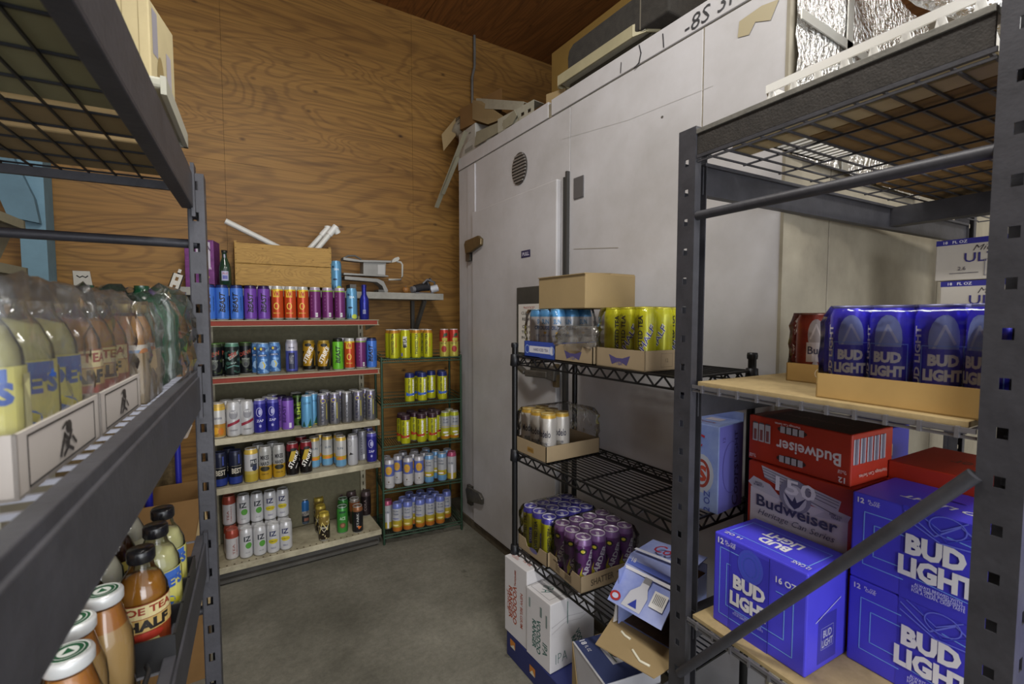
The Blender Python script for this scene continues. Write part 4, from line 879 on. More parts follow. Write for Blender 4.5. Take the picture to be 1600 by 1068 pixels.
# ---- cartons on the rack. local front face looks at the aisle (-u), right face towards the camera (-v)
RZ = -PI/2
BL = mat('blue_carton', '4a45d6', .38, var=.12, scale=9, spec=.5); BLD = '23239a'; CY = '78a8ee'; WH = 'd9d9de'
SW = '6a74dc'
def budbox(label, u, v, z, w_, d, h, big=False):
    """u = front face, v = centre"""
    t = rthing('carton', label, 'box', u+d/2, v, z, RZ, 'blue beer cartons on the right rack')
    s = w_/.235; k = h/.235
    F = [('r', -.015*s, 0, .085*s if big else .15*s, h*.99, '3f3cc6'), frame_line(-.0*s, -.005*k, w_*.80, h*.62, .002, CY), frame_line(0, -.005*k, w_*.64, h*.42, .002, CY)]
    if big:
        F = [('r', -.018, -.01, .10, h*.97, '3c39bc'), ('l', [(-.045, .085), (-.1, .085), (-.1, -.09), (.09, -.09), (.09, .045)], .002, CY), ('l', [(.05, .045), (.07, .045), (.07, -.06), (-.08, -.06), (-.08, .05), (-.07, .05)], .002, CY),
             ('e', -.016, .07, .034, .042, '4650c8'), ('o', -.016, .07, .028, .034, .002, '3f58c8'), ('o', -.016, .07, .018, .024, .0015, '3f58c8'),
             ('t', 'BUD', -.018, .014, .036, WH, {'w': .085, 'b': .055}), ('t', 'LIGHT', -.016, -.03, .036, WH, {'w': .105, 'b': .055}), ('t', '12', -.098, .103, .015, WH, {'b': .03}), ('t', 'FL. OZ\nCANS', -.07, .103, .013, WH, {'w': .03}),
             ('t', '16 OZ.', .075, .075, .015, WH, {'w': .052, 'b': .02}), ('t', 'ALWAYS BREWED WITH\nFOUR SIMPLE INGREDIENTS', -.018, -.066, .011, 'a9aee0', {'w': .08}), ('l', [(-.07, .115), (-.07, -.115)], .0015, '15157a'), ('l', [(.034, .115), (.034, -.115)], .0015, '15157a')]
        prints = {'F': F, 'T': [frame_line(0, 0, .2, .10, .002, CY), ('t', 'BUD', .0, -.018, .032, WH, {'w': .075, 'b': .04, 'rot': 180}), ('t', 'LIGHT', .0, .02, .032, WH, {'w': .095, 'b': .04, 'rot': 180}), ('t', '16 OZ.', -.08, -.065, .012, WH, {'rot': 180, 'w': .05}), ('t', '12 CANS', .09, -.06, .014, WH, {'rot': 180, 'w': .04})],
                  'R': [('r', -.0, -.05, .075, .11, '34319c'), frame_line(0, -.05, .05, .05, .001, '8f93c8'), ('t', 'BUD', 0, -.04, .018, 'a4a6c4', {'w': .035, 'b': .03}), ('t', 'LIGHT', 0, -.062, .018, 'a4a6c4', {'w': .044, 'b': .03}), ('t', '12', -.07, .10, .014, WH, {}), ('l', [(-.05, -.002), (.05, .03)], .002, 'b9bce0')]}
    else:
        F = [('p', [(-.035, .101), (.105, .101), (.105, -.10), (-.035, -.10)], '3d3abf'), ('l', [(-.03, .06), (-.105, .06), (-.105, -.06), (-.03, -.06)], .002, CY), ('l', [(-.03, .035), (-.085, .035), (-.085, -.035), (-.03, -.035)], .002, CY), ('l', [(.04, .062), (.125, .05)], .002, CY), ('l', [(-.035, -.045), (.13, -.06)], .0015, CY),
             ('l', [(-.03, .09), (.02, .055), (.06, .09), (.1, .06)], .003, SW), ('l', [(-.02, .10), (.03, .07), (.07, .10)], .002, SW), ('l', [(0, .095), (.04, .05), (.1, .085)], .002, '3a44c4'), ('o', .04, .08, .03, .022, .002, SW), ('l', [(-.03, .075), (.03, .045), (.1, .05)], .0025, SW),
             ('t', 'BUD', .022, .022, .044, WH, {'w': .098, 'b': .055}), ('t', 'LIGHT', .026, -.026, .044, WH, {'w': .128, 'b': .055}), ('t', 'ALWAYS BREWED WITH\nFOUR SIMPLE INGREDIENTS\nFOR A CLEAN, CRISP TASTE', .03, -.066, .022, 'c0c3e6', {'w': .085}),
             ('t', '12', -.112, .085, .012, WH, {'b': .03}), ('t', 'FL. OZ.\nCANS', -.086, .085, .011, WH, {'w': .024})]
        prints = {'F': F, 'T': [('e', 0, .02, .03, .006, '15157a'), ('t', 'BUD LIGHT', .02, -.03, .022, WH, {'rot': 180, 'w': .17, 'b': .03, 'sh': .2})]}
    carton(t, w_, d, h, BL, prints, bw=.004); return t
budbox('open-cornered blue carton marked 16 OZ, lowest left behind the diagonal brace', 1.045, .678, DECK2, .238, .17, .238, True)
budbox('upper blue carton of two stacked behind the near rack post', 1.20, .42, DECK2+.201, .262, .20, .198)
budbox('lower blue carton of two stacked behind the near rack post', 1.20, .42, DECK2, .262, .20, .20)
for i, n_ in enumerate(('lower', 'upper')):
    t = rthing('carton', f'{n_} blue and beige carton at the right edge past the near post', 'box', 1.30, .145, DECK2+i*.201, RZ, 'blue beer cartons on the right rack')
    carton(t, .262, .20, .20, BL, {'F': [('p', [(-.128, -.098), (-.09, -.098), (-.07, .02), (-.1, .06), (-.128, .0)], 'b5a58c'), ('t', 'LIGHT', 0, .02, .04, WH, {'w': .12, 'b': .055})]})
RC = mat('red_carton', 'a8301c', .42, var=.15, scale=9)
RW = 'cfc9cc'
t = rthing('carton', 'upside-down red carton with white lettering, topmost on the middle stack', 'box', 1.245+.095, .708, 1.088, RZ+math.radians(-1.5), 'red beer cartons on the right rack')
cans_ = []
for k in range(3): cans_ += [('r', -.113+k*.019, .018, .016, .05, 'a9a6ac'), ('r', -.113+k*.019, .045, .013, .004, '55525a'), ('r', -.113+k*.019, .012, .008, .03, '7d4a4a')]
carton(t, .27, .19, .128, RC, {'F': [('t', 'Budweiser', .03, -.004, .032, RW, {'w': .165, 'rot': 180, 'b': .02}), ('e', -.01, .040, .04, .011, '3b2a28'), ('e', -.01, -.040, .04, .011, '3b2a28')] + [('r', -.035+k*.017, .040, .013, .018, 'a5a2a8') for k in range(4)]+[('r', -.035+k*.017, -.040, .013, .018, 'a5a2a8') for k in range(4)]+cans_ +
    [('t', 'Heritage Can Series', -.02, .056, .008, RW, {'w': .07, 'rot': 180, 'sh': -.3}), ('t', '12', .118, -.05, .014, RW, {'rot': 180, 'b': .03}), ('t', 'FL. OZ\nCANS', .118, -.03, .009, RW, {'rot': 180, 'w': .02}), ('t', 'FL. OZ\nCANS', -.118, -.05, .010, RW, {'rot': 180, 'w': .02})],
    'R': [('r', -.075+k*.03, .02, .024, .062, 'a5a3ab') for k in range(5)]+[('r', -.075+k*.03, .02, .010, .062, '6e6a78') for k in range(5)]+[('t', 'Heritage Can Series', 0, -.04, .012, 'c8a49a', {'w': .13, 'rot': 180, 'sh': -.3})],
    'T': [('r', 0, 0, .262, .182, '4b2a24'), ('t', 'Budweiser', 0, 0, .03, '76584e', {'w': .18})]})
t = rthing('carton', 'red and white carton with ribbon crest, middle of the red stack', 'box', 1.235+.10, .70, .893, RZ, 'red beer cartons on the right rack')
SILV = 'b4b2bd'; DK = '3a3a58'
carton(t, .27, .20, .194, RC, {'F': [('r', .0, -.026, .252, .100, 'c4bfc8'), ('p', [(-.134, .035), (-.118, .055), (-.07, .045), (-.03, .01), (-.07, .015), (-.118, .022)], SILV), ('p', [(.045, .0), (.125, .012), (.132, .03), (.09, .035)], SILV),
    ('p', [(-.095, .092), (.11, .06), (.10, .015), (.0, .035), (-.085, .06)], SILV), ('l', [(-.09, .085), (.105, .055)], .0015, DK), ('l', [(-.09, .078), (.105, .048)], .0015, DK), ('l', [(-.088, .07), (.10, .04)], .0015, DK), ('l', [(-.086, .062), (.10, .022)], .0015, DK),
    ('e', 0, .035, .042, .045, '7d7b8c'), ('e', 0, .03, .03, .034, 'b9b7c2'), ('p', [(-.03, .04), (-.006, .02), (0, .035), (.006, .02), (.03, .04), (.012, .01), (0, .0), (-.012, .01)], DK),
    ('t', '150', 0, .056, .040, 'dcdae2', {'w': .105, 'b': .02}), ('t', 'Budweiser', .0, -.008, .032, DK, {'w': .21, 'b': .02}), ('t', 'Heritage Can Series', .0, -.042, .021, DK, {'w': .20, 'sh': .35, 'b': -.005}), ('t', 'BREWED\nIN AMERICA', -.10, .037, .012, DK, {'w': .03}), ('t', 'FOR 150\nYEARS', .10, .018, .012, DK, {'w': .028})],
    'R': [('r', 0, -.03, .18, .1, 'c4bfc8')]})
t = rthing('carton', 'plain red carton at the bottom of the red stack', 'box', 1.235+.10, .70, DECK2, RZ, 'red beer cartons on the right rack')
carton(t, .27, .20, .195, RC, {'F': [('r', .0, -.038, .252, .098, 'c4bfc8')]})
for i, z in enumerate((DECK2, DECK2+.218)):
    t = rthing('carton', ('lower' if i == 0 else 'upper')+' red carton tucked behind the two blue cartons', 'box', 1.54, .42, z, RZ, 'red beer cartons on the right rack')
    carton(t, .30, .26, .217, RC, {'T': [('t', 'Budweiser', .03, .0, .05, '6a3a30', {'w': .2, 'rot': 180}), ('e', .0, .07, .04, .012, '3a1a14')], 'F': [('r', 0, 0, .2, .1, 'c4bfc8')]})
t = rthing('carton', 'blue carton with barcode sticker behind the red stack', 'box', 1.66, .74, DECK2, RZ, 'blue beer cartons on the right rack')
carton(t, .16, .20, .47, mat('blue_carton_dark', '3434a0', .45, var=.15, scale=8), {'R': [('r', -.03, .17, .05, .035, 'c9c3a8'), ('t', '|||||||', -.03, .17, .026, '222222', {'w': .035})], 'F': [('t', 'ZERO', 0, .1, .03, WH, {'w': .1})]})

# ---- can packs on the middle deck
def pack(label, u, v, z, nu, nv, key, r, h, trayh, tm, group, canlabel, extra={}, pad=.006, filmz=None, cat='pack', hollow=None, rz=0, notch=True, fm=None, frame='R', famp=.004):
    """tray of cans; (u, v) = aisle-side front corner nearest the far end. nu deep, nv wide"""
    w_ = nv*2*r+2*pad; d = nu*2*r+2*pad
    if frame == 'R': c = S(u+d/2, v-w_/2, z); ang = -RK+RZ
    else: c = Vector((u+d/2, v-w_/2, z)); ang = RZ
    t = thing('can_tray', label, 'tray', c, ang+rz, group)
    tray(t, w_, d, trayh, tm, notch=notch, prints=extra)
    film(t, w_-.004, d-.004, h+.004-trayh*.7, seed=int(u*100+v*10), z0=trayh*.7, m=fm, amp=famp)
    R_ = Matrix.Rotation(ang+rz, 3, 'Z')
    for i in range(nv):
        for j in range(nu):
            if hollow and (i, j) in hollow: continue
            p = c+R_ @ Vector((-w_/2+pad+r+i*2*r, -d/2+pad+r+j*2*r, .0035))
            can(key, p, canlabel.format(col=ORD[i], row=('front', 'second', 'third', 'rear')[j]), group+' cans', twist=rnd.uniform(-35, 35) if not extra.get('straight') else 0)
    return t
D('bud_blue', [(0, '8f93b8'), (.01, '443fd0')], [('e', 0, .125, .022, .045, '8090d0'), ('l', [(-.014, .11), (0, .15), (.014, .12)], .004, 'a9b2d8'), ('r', 0, .075, .046, .07, '3a37b8'), frame_line(0, .076, .062, .078, .0015, '6f8fe0'), ('t', 'BUD', 0, .090, .021, 'dcdce4', {'w': .042, 'b': .06}), ('t', 'LIGHT', 0, .064, .021, 'dcdce4', {'w': .054, 'b': .06}), ('t', 'BUD LIGHT', -.038, .09, .012, 'dcdce4', {'rot': 90, 'w': .12, 'b': .03}), ('t', 'BUD LIGHT', .06, .09, .012, 'dcdce4', {'rot': 90, 'w': .12, 'b': .03}), ('t', 'ALWAYS BREWED', 0, .03, .005, 'b0b4e0', {'w': .035})], h=.188, r=.036, top='8a8cb4', metal=.35, rough=.25)
D('bud_red', [(0, '9a8f90'), (.01, '8f2e1c')], [('e', 0, .12, .018, .04, 'b0a8a8'), ('l', [(-.012, .11), (0, .145), (.012, .115)], .004, 'd8d0d0'), ('r', 0, .075, .04, .05, 'd5cfd2'), ('t', 'Bud', 0, .08, .02, '2a2c58', {'w': .034}), ('e', 0, .045, .006, .006, 'd5cfd2')], h=.175, r=.0335, metal=.3, top='a87a70')
TRYB = mat('tray_kraft', 'b3935c', .8, var=.15, scale=7, spec=.25)
pack('brown tray of blue cans in shrink film on middle deck', 1.035, .552, DECK1, 3, 4, 'bud_blue', .036, .188, .052, TRYB, 'large blue', 'blue can, {col} from left in the {row} row of the brown tray, right rack', notch=False, fm=clear('blue_film', amount=.03, rough=.08, bump=.3, scale=24), famp=.0015)
pack('small kraft tray with red cans left of the blue can tray', 1.235, .735, DECK1, 3, 2, 'bud_red', .0335, .175, .048, TRYB, 'red', 'red can, {col} from left in the {row} row of the small kraft tray', notch=False, famp=.002, extra={'F': [('o', .012, .002, .013, .013, .002, 'd8cdb8')]}, hollow=[(1, 0), (1, 1)])
# ---- white and blue long cartons higher at the back right
UB = mat('ultra_white', 'b4afa8', .6, var=.1, scale=5)
UP_ = {'F': [('r', 0, .058, .398, .018, '2c2c80'), ('t', '18   FL OZ', -.15, .058, .009, WH, {'w': .06}), ('t', 'Mich', -.075, .034, .018, '33303a', {'w': .06, 'sh': .4, 'b': -.01}), ('t', 'ULTRA', -.055, .004, .03, '33306e', {'w': .14}), ('t', '2.6', -.13, -.03, .012, '55525a'), ('l', [(-.16, -.045), (-.09, -.045)], .002, '55525a'), frame_line(-.05, -.03, .05, .05, .002, '77747c')]}
ped = rthing('carton', 'plain cream carton under the stacked white and navy cartons', 'box', 2.17, .56, DECK1, RZ)
carton(ped, .38, .26, .15, mat('cream_carton', 'a89c80', .7, var=.1), {'F': [('t', 'BEER', 0, 0, .04, '6a6250', {'w': .15})]})
for i, (n_, v) in enumerate((('lower', .50), ('upper', .515))):
    t = rthing('carton', f'{n_} white carton with navy top band at the rear of the rack', 'box', 2.17-.005*i, v, DECK1+.152+i*.137, RZ)
    carton(t, .40, .26, .135, UB, UP_)

# ================================================================ BLACK WIRE RACK ALONG THE COOLER
BX0, BX1, BY0, BY1 = 1.10, 1.44, .838, 1.704
BZ = [1.325, .905, .475]
WB = mat('black_wire', '1f1f20', .35, .5)
t = thing('wire_shelving', 'black wire shelving unit with snack trays in front of the cooler', 'shelving', (BX0, BY1, 0))
for x, y, h in ((BX0, BY1, 1.375), (BX1, BY1, 1.375), (BX0, BY0, 1.375), (BX1, BY0, 1.375)):
    p_ = obj('post', MB().tube([(x-BX0, y-BY1, .02), (x-BX0, y-BY1, h)], .0125, 14), WB, t)
    obj('post_cap', MB().lathe([(.0155, h-.012), (.0165, h), (.015, h+.008), (.0001, h+.009)], 14, o=(x-BX0, y-BY1, 0)), STEELB, p_)
    obj('foot', MB().lathe([(.018, 0), (.018, .01), (.009, .02)], 12, o=(x-BX0, y-BY1, 0)), STEELB, p_)
    mb = MB()
    for z in BZ: mb.lathe([(.0128, z-.045), (.021, z-.04), (.018, z+.008), (.0128, z+.01)], 14, o=(x-BX0, y-BY1, 0))
    obj('shelf_collar', mb, STEELB, p_, kind='stuff')
for z in BZ:
    mb = MB(); n = 15
    for k in range(1, n):
        x = (BX1-BX0)*k/n; mb.bar((x, -(BY1-BY0), z), (x, 0, z), .0036, .0036)
    for k in (1, 2, 3): y = -(BY1-BY0)*k/4; mb.bar((0, y, z-.004), (BX1-BX0, y, z-.004), .006, .006)
    obj('wire_deck', mb, WB, t, kind='stuff')
    mb = MB(); x1 = BX1-BX0; y1 = -(BY1-BY0)
    def truss(p, q, k):
        p = Vector(p); q = Vector(q); mb.bar(p, q, .006, .006); lo = Vector((0, 0, -.034)); mb.bar(p+lo, q+lo, .006, .006)
        pts = [p+(q-p)*i/(2*k)+(lo if i % 2 else Vector((0, 0, 0))) for i in range(2*k+1)]
        for a_, c_ in zip(pts, pts[1:]): mb.bar(a_, c_, .0045, .0045)
    truss((0, 0, z), (0, y1, z), 13); truss((x1, 0, z), (x1, y1, z), 13); truss((0, 0, z), (x1, 0, z), 5); truss((0, y1, z), (x1, y1, z), 5)
    obj('truss_rim', mb, WB, t, kind='stuff')
SZ = [z+.003 for z in BZ]
# top shelf
D('suncruiser', [(0, 'b9b9bd'), (.165, '4f8fc4')], [('t', 'SUN', 0, .145, .02, '4a7fae', {'w': .03, 'b': .03}), ('t', 'CRUISER', 0, .12, .016, '2f4f80', {'w': .05, 'b': .03}), ('t', 'ICED TEA', 0, .088, .007, '3a4a90', {'w': .035}), ('e', 0, .10, .006, .005, 'c8a040')], top='6fa0c4')
D('yellow_half', [(0, 'b4b31e')], [('t', 'TWISTED TEA', -.010, .10, .016, '26242c', {'rot': 90, 'w': .14, 'b': .03}), ('t', 'HALF', .012, .10, .018, 'e8e8ea', {'rot': 65, 'w': .09, 'b': .05, 'sh': .2}), ('t', 'HALF', .012, .10, .018, '3a3a8a', {'rot': 65, 'w': .085, 'b': .01, 'sh': .2})], top='c8c040', r=.034)
KR = mat('tray_brown', '95846a', .85, var=.12, scale=8, spec=.2)
BLT = mat('tray_blue', '31489c', .5, var=.1, scale=8)
BOWT = [('p', [(-.05, .012), (-.015, .002), (.015, .002), (.05, .012), (.035, -.02), (.0, -.008), (-.035, -.02)], '4a4470'), ('t', 'TEA', 0, -.014, .012, '5a5480', {'w': .03})]
pack('blue printed tray of white cans under the brown box', 1.12, 1.66, SZ[0], 3, 3, 'suncruiser', .0345, .195, .066, BLT, 'white tea', 'white can with blue top, {col} from left in {row} row, blue tray', extra={'F': [('r', .01, .0, .16, .028, 'c9c9d2'), ('t', 'HARD ICED TEA', .01, 0, .012, '2a2c60', {'w': .10}), ('o', -.085, .0, .016, .018, .003, '9ab0e0'), ('o', .085, .0, .016, .018, .003, '9ab0e0')]}, frame='W', notch=False)
pack('half empty brown tray with torn film on the top wire shelf', 1.115, 1.44, SZ[0], 3, 3, 'yellow_half', .034, .13, .062, KR, 'torn tray', 'yellow can, {col} from left in {row} row of the torn tray', extra={'F': BOWT}, frame='W', hollow=[(0, 0), (1, 0), (2, 0), (0, 1), (1, 1), (2, 1), (0, 2), (1, 2)], notch=True, famp=.016, fm=clear('torn_film', amount=.10, rough=.12, bump=.9, scale=26, haze=.08))
pack('brown tray of yellow cans in film beside the near rack post', 1.115, 1.205, SZ[0], 3, 3, 'yellow_half', .036, .197, .064, KR, 'yellow tea', 'yellow can, {col} from left in {row} row, filmed tray on top wire shelf', extra={'F': BOWT, 'R': [frame_line(-.02, .0, .05, .042, .001, '5f503c'), ('t', '12', -.02, 0, .012, '5f503c')]}, frame='W', notch=False, rz=math.radians(-3))
t = thing('cardboard_box', 'closed plain brown cardboard box resting on the white cans', 'box', (1.275, 1.445, SZ[0]+.20), RZ)
carton(t, .29, .26, .130, CARD, {}); 
obj('top_flap', MB().box(-.145, .145, -.13, .0, .1305, .1335, 0, Matrix.Rotation(math.radians(2), 4, 'X')), CARD, t); obj('top_flap', MB().box(-.14, .14, .004, .13, .1305, .1335), CARD, t)
# second shelf
D('modelo', [(0, 'b9b4ae'), (.172, 'b9963c')], [('t', 'Modelo', 0, .11, .03, '26263a', {'w': .062, 'b': .02}), ('t', '***', 0, .07, .014, '3a3a44', {'w': .04}), ('e', 0, .055, .012, .018, '7a746a')], h=.19, r=.0345, top='c4b27a')
pack('brown tray with white and gold cans on second wire shelf', 1.105, 1.70, SZ[1], 4, 3, 'modelo', .0345, .192, .066, mat('tray_tan', '98866a', .85, var=.12, scale=8, spec=.2), 'white gold', 'white and gold can, {col} from left in {row} row, second wire shelf', extra={'F': [('r', -.0, -.003, .045, .02, '8f6c30'), ('t', 'CERVEZA', 0, -.003, .008, '5c4520', {'w': .035})]}, frame='W', notch=False, hollow=[(0, 2), (0, 3), (1, 2), (1, 3), (2, 2), (2, 3)])
# third shelf
D('yellow_violet', [(0, 'aaa81c'), (.165, '4a44a4')], [('t', 'TWISTED TEA', -.010, .09, .016, '26242c', {'rot': 90, 'w': .13, 'b': .03}), ('r', .016, .07, .012, .07, '4a46a0'), ('t', 'LIGHT', .016, .07, .008, 'c8c8e0', {'rot': 90, 'w': .05})], h=.19, r=.0335, top='cdcddc')
D('purple_black', [(0, '1e1a22'), (.02, '5a2c6a'), (.165, '7a5a8c')], [('t', 'HARDER', .004, .09, .02, 'bcb8c4', {'rot': 68, 'w': .13, 'b': .03}), ('e', -.016, .145, .014, .012, '1c1a20'), ('e', -.016, .145, .008, .006, 'c0b430'), ('p', [(-.03, .05), (-.016, .09), (-.02, .06), (-.012, .055), (-.026, .02)], 'c0b430')], h=.19, r=.034, blotch=('241c2c', 22, .58, .01, .15), top='cfc9d4')
pack('brown tray of yellow and violet cans, left on third wire shelf', 1.11, 1.69, SZ[2], 4, 3, 'yellow_violet', .0335, .192, .06, KR, 'violet-topped', 'yellow can with violet top, {col} from left in {row} row, third wire shelf', extra={'F': [('e', .01, .0, .028, .01, '55507a')]}, frame='W', notch=True)
pack('brown tray of purple cans in torn film, third wire shelf', 1.115, 1.475, SZ[2], 4, 3, 'purple_black', .034, .192, .062, KR, 'purple', 'purple and black can, {col} from left in {row} row, third wire shelf', extra={'F': [('l', [(-.07, .016), (-.04, .016)], .006, '4a3a28'), ('r', -.04, -.006, .004, .03, '4a3a28'), ('r', -.05, -.006, .003, .03, '4a3a28'), ('r', -.03, -.006, .003, .03, '4a3a28'), ('t', '|||||||', .03, -.006, .03, '4a3a28', {'w': .04})],
    'R': [('t', 'SHATTER', -.04, .0, .026, '4c4030', {'w': .11, 'rot': 3, 'b': .02}), ('r', .07, .008, .08, .006, '4c4030')]}, frame='W', notch=True, rz=math.radians(-4))
# blue-silver carton at the right end of second shelf
CL = mat('icy_carton', '8fa0c8', .5, var=.25, scale=6, dark='6a7cb8')
t = thing('carton', 'icy blue and silver carton at right end of second wire shelf', 'box', (1.312, .888, SZ[1]), RZ+math.radians(4))
carton(t, .13, .14, .265, CL, {'F': [('e', .01, -.02, .04, .06, 'a5a9b4'), ('o', .01, -.02, .028, .044, .009, '8a3a30'), ('t', 'S', .012, -.02, .05, 'a04030', {'b': .05}), ('t', '12 OZ', .03, -.105, .02, '3f4c9a', {'rot': 90}), ('t', 'C', -.0, .08, .04, '9c2a3a', {'sh': .3})],
    'R': [('r', 0, 0, .136, .26, '6a6ab8'), ('t', 'Coors', .025, -.06, .035, '221a5c', {'rot': 90, 'w': .13, 'sh': .2}), ('t', 'LIGHT', .025, .06, .018, '221a5c', {'rot': 90, 'w': .10}), ('t', '12', -.045, .09, .014, '3a3078', {'rot': 90}), ('o', -.0, .0, .05, .08, .002, '4a4490')], 'T': [('r', 0, .02, .05, .04, 'b0a8b0'), ('t', 'Coors', 0, -.03, .02, '7a3040', {'w': .06})]})
obj('top_tuck_flap', MB().box(-.065, .065, .068, .07, .262, .29), CL, t)

# ================================================================ CARTONS ON THE FLOOR BY THE WIRE RACK
WC = mat('white_carton', 'c6c4c6', .55, var=.06, scale=4, bump=.15)
OR = 'a04a30'; TG = '2f5f58'
bx = 1.055
t = thing('carton', 'flat navy carton with orange marks on the floor under white cartons', 'box', (bx+.11, 1.50, 0), RZ)
carton(t, .40, .22, .108, mat('navy_carton', '20285e', .5, var=.1), {'F': [('r', -.15, .02, .04, .03, 'b8752a'), ('p', [(-.17, .0), (-.13, .0), (-.14, .02)], 'c9c4b0'), ('r', -.0, .0, .04, .03, 'b8752a'), ('p', [(-.02, -.02), (.02, -.02), (.0, .0)], 'c9c4b0')]})
t = thing('carton', 'white carton with orange lettering, top torn open, leftmost by wire rack', 'box', (bx+.095, 1.632, .110), RZ+math.radians(2))
carton(t, .165, .19, .335, WC, {'F': [('t', 'VOODOO\nRANGER', -.02, -.02, .06, OR, {'w': .17, 'rot': -90, 'b': .03}), ('t', 'NEW BELGIUM', .045, -.02, .018, OR, {'w': .15, 'rot': -90}), ('t', 'JUICE', -.055, -.02, .02, OR, {'w': .09, 'rot': -90}), ('t', 'IMPERIAL', .0, .10, .012, OR, {'w': .07, 'rot': -90})],
    'T': [('t', 'IPA\nVOODOO', -.04, -.06, .03, OR, {'w': .05}), ('t', '12 oz', .03, -.05, .02, OR, {'w': .05}), ('r', .035, .03, .09, .12, '5a4228')]})
t = thing('carton', 'white carton with green lettering in front of the orange lettered one', 'box', (bx+.118, 1.468, .110), RZ+math.radians(2))
carton(t, .155, .235, .278, WC, {'F': [('t', 'VOODOO\nRANGER', -.01, -.03, .055, TG, {'w': .14, 'rot': -90, 'b': .03}), ('t', 'IPA', .045, -.06, .03, TG, {'w': .05, 'rot': -90}), ('r', -.055, .085, .01, .04, '7a8a88'), ('r', .02, .08, .012, .04, '6a7a78'), ('r', .055, .06, .008, .05, '6a7a78')],
    'T': [frame_line(-.01, .0, .12, .2, .0015, '55555a'), ('t', 'VOODOO\nRANGER', .0, .05, .045, TG, {'w': .075, 'rot': -50, 'b': .02}), ('t', 'IPA', -.01, -.06, .045, TG, {'w': .05, 'rot': -50, 'b': -.01})],
    'R': [('t', 'VOODOO\nRANGER', .03, -.07, .05, TG, {'w': .12, 'rot': -70, 'b': .03}), ('t', 'IPA', -.06, -.09, .04, TG, {'w': .06, 'b': -.02}), ('l', [(-.11, .045), (-.03, .065), (.05, .05), (.11, .07)], .002, '9a989c'), ('l', [(-.11, .02), (-.04, .045), (.04, .03), (.11, .05)], .0015, 'a4a2a6'), ('r', -.03, .08, .004, .09, '5a7a74')]})
LB = mat('navy_white_carton', 'bcbcc2', .5, var=.1, scale=5)
t = thing('carton', 'opened white and navy bottle carton on floor below the torn carton', 'box', (1.17, 1.15, 0), RZ+math.radians(-12))
carton(t, .22, .22, .30, LB, {'T': [('r', 0, 0, .216, .216, '363f66'), ('r', .0, -.0, .085, .075, 'b5b4b8'), ('e', .0, .004, .022, .022, '2b2c34'), ('e', .0, .004, .018, .018, 'b0562c'), ('l', [(-.035, -.02), (.035, -.02)], .004, '4a5a40'), ('t', 'LITE', .0, .075, .04, 'c9c9d2', {'w': .09}), ('p', [(-.05, .06), (-.03, .055), (-.04, .1)], 'a8983c'), ('t', '18', -.09, -.08, .022, 'c9c9d2', {'b': .03}), ('t', 'FL. OZ', -.055, -.08, .014, 'c9c9d2', {'w': .03})],
    'R': [('t', 'Miller', 0, .08, .05, '4a4a58', {'w': .12}), ('o', .03, .02, .05, .05, .003, '4a4a58')]})
fl = MB(); Mx = Matrix.Translation((0, -.11, .30)) @ Matrix.Rotation(math.radians(42), 4, 'X')
fl.box(-.11, .11, -.004, 0, -.16, 0, 0, Mx); f_ = obj('open_flap', fl, LB, t)
def fmap(x, z, o): return Mx @ Vector((x, -.004-o, z))
link('flap_print', print_mesh('flap_print', [('p', [(-.085, -.15), (-.03, -.15), (-.03, -.09), (-.05, -.05), (-.05, -.03), (-.068, -.03), (-.068, -.05), (-.085, -.09)], 'e0e0e2'), ('r', -.059, -.036, .022, .018, '9a7a2c'), ('t', 'L', -.055, -.12, .03, '2b335e', {'b': .055}), ('t', 'Lite', .03, -.12, .04, '2b335e', {'w': .06}), ('t', 'Miller', .06, -.05, .02, '33333c', {'w': .05})], fmap), f_)
obj('inner_flap', MB().box(-.112, -.109, -.02, .11, .2, .30).prism([(-.11, .12), (-.06, .12), (-.11, .30)], -.115, -.112), CARD, t)
t = thing('carton', 'black and white carton on the floor below the near post', 'box', (1.22, .90, 0), RZ)
carton(t, .22, .24, .25, mat('grey_carton', '8a8a8c', .6, var=.3, scale=12), {'T': [('p', [(-.09, -.07), (.03, -.1), (.07, .03), (-.04, .09), (-.09, .04)], '222226'), ('l', [(-.05, .0), (.02, -.03)], .012, 'b5b5b5'), ('l', [(-.04, .03), (.03, .0)], .012, 'b5b5b5'), ('l', [(-.03, .06), (.04, .03)], .012, 'b5b5b5')]})
# torn-open silver-blue bottle carton, lying on the third shelf
SB = mat('silver_blue_carton', 'a3acd4', .45, var=.35, scale=5, dark='6f80c4')
CT = Vector((1.21, .985, SZ[2]))
t = thing('torn_carton', 'torn open silver and blue bottle carton with cardboard flaps on third shelf', 'box', CT, RZ+math.radians(8))
# body open towards the aisle (local -y); walls with thickness, kraft inside
w2, d2, h2 = .10, .10, .22
obj('carton_shell', MB().box(-w2, -w2+.003, -d2, d2, 0, h2-.03).box(w2-.003, w2, -d2+.02, d2, 0, h2-.03).box(-w2, w2, d2-.003, d2, 0, h2).box(-w2, w2, -d2+.02, d2, 0, .003), SB, t)
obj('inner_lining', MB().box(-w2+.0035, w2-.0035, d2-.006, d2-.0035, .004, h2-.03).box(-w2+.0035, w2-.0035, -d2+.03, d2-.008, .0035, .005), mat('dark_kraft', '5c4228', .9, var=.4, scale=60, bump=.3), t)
obj('top_panel', MB().add([(-w2, -.03, h2), (w2, -.03, h2+.01), (w2, d2, h2+.02), (-w2, d2, h2+.005), (-w2, -.03, h2+.003), (w2, -.03, h2+.013), (w2, d2, h2+.023), (-w2, d2, h2+.008)], [(0, 3, 2, 1), (4, 5, 6, 7), (0, 1, 5, 4), (1, 2, 6, 5), (2, 3, 7, 6), (3, 0, 4, 7)]), SB, t)
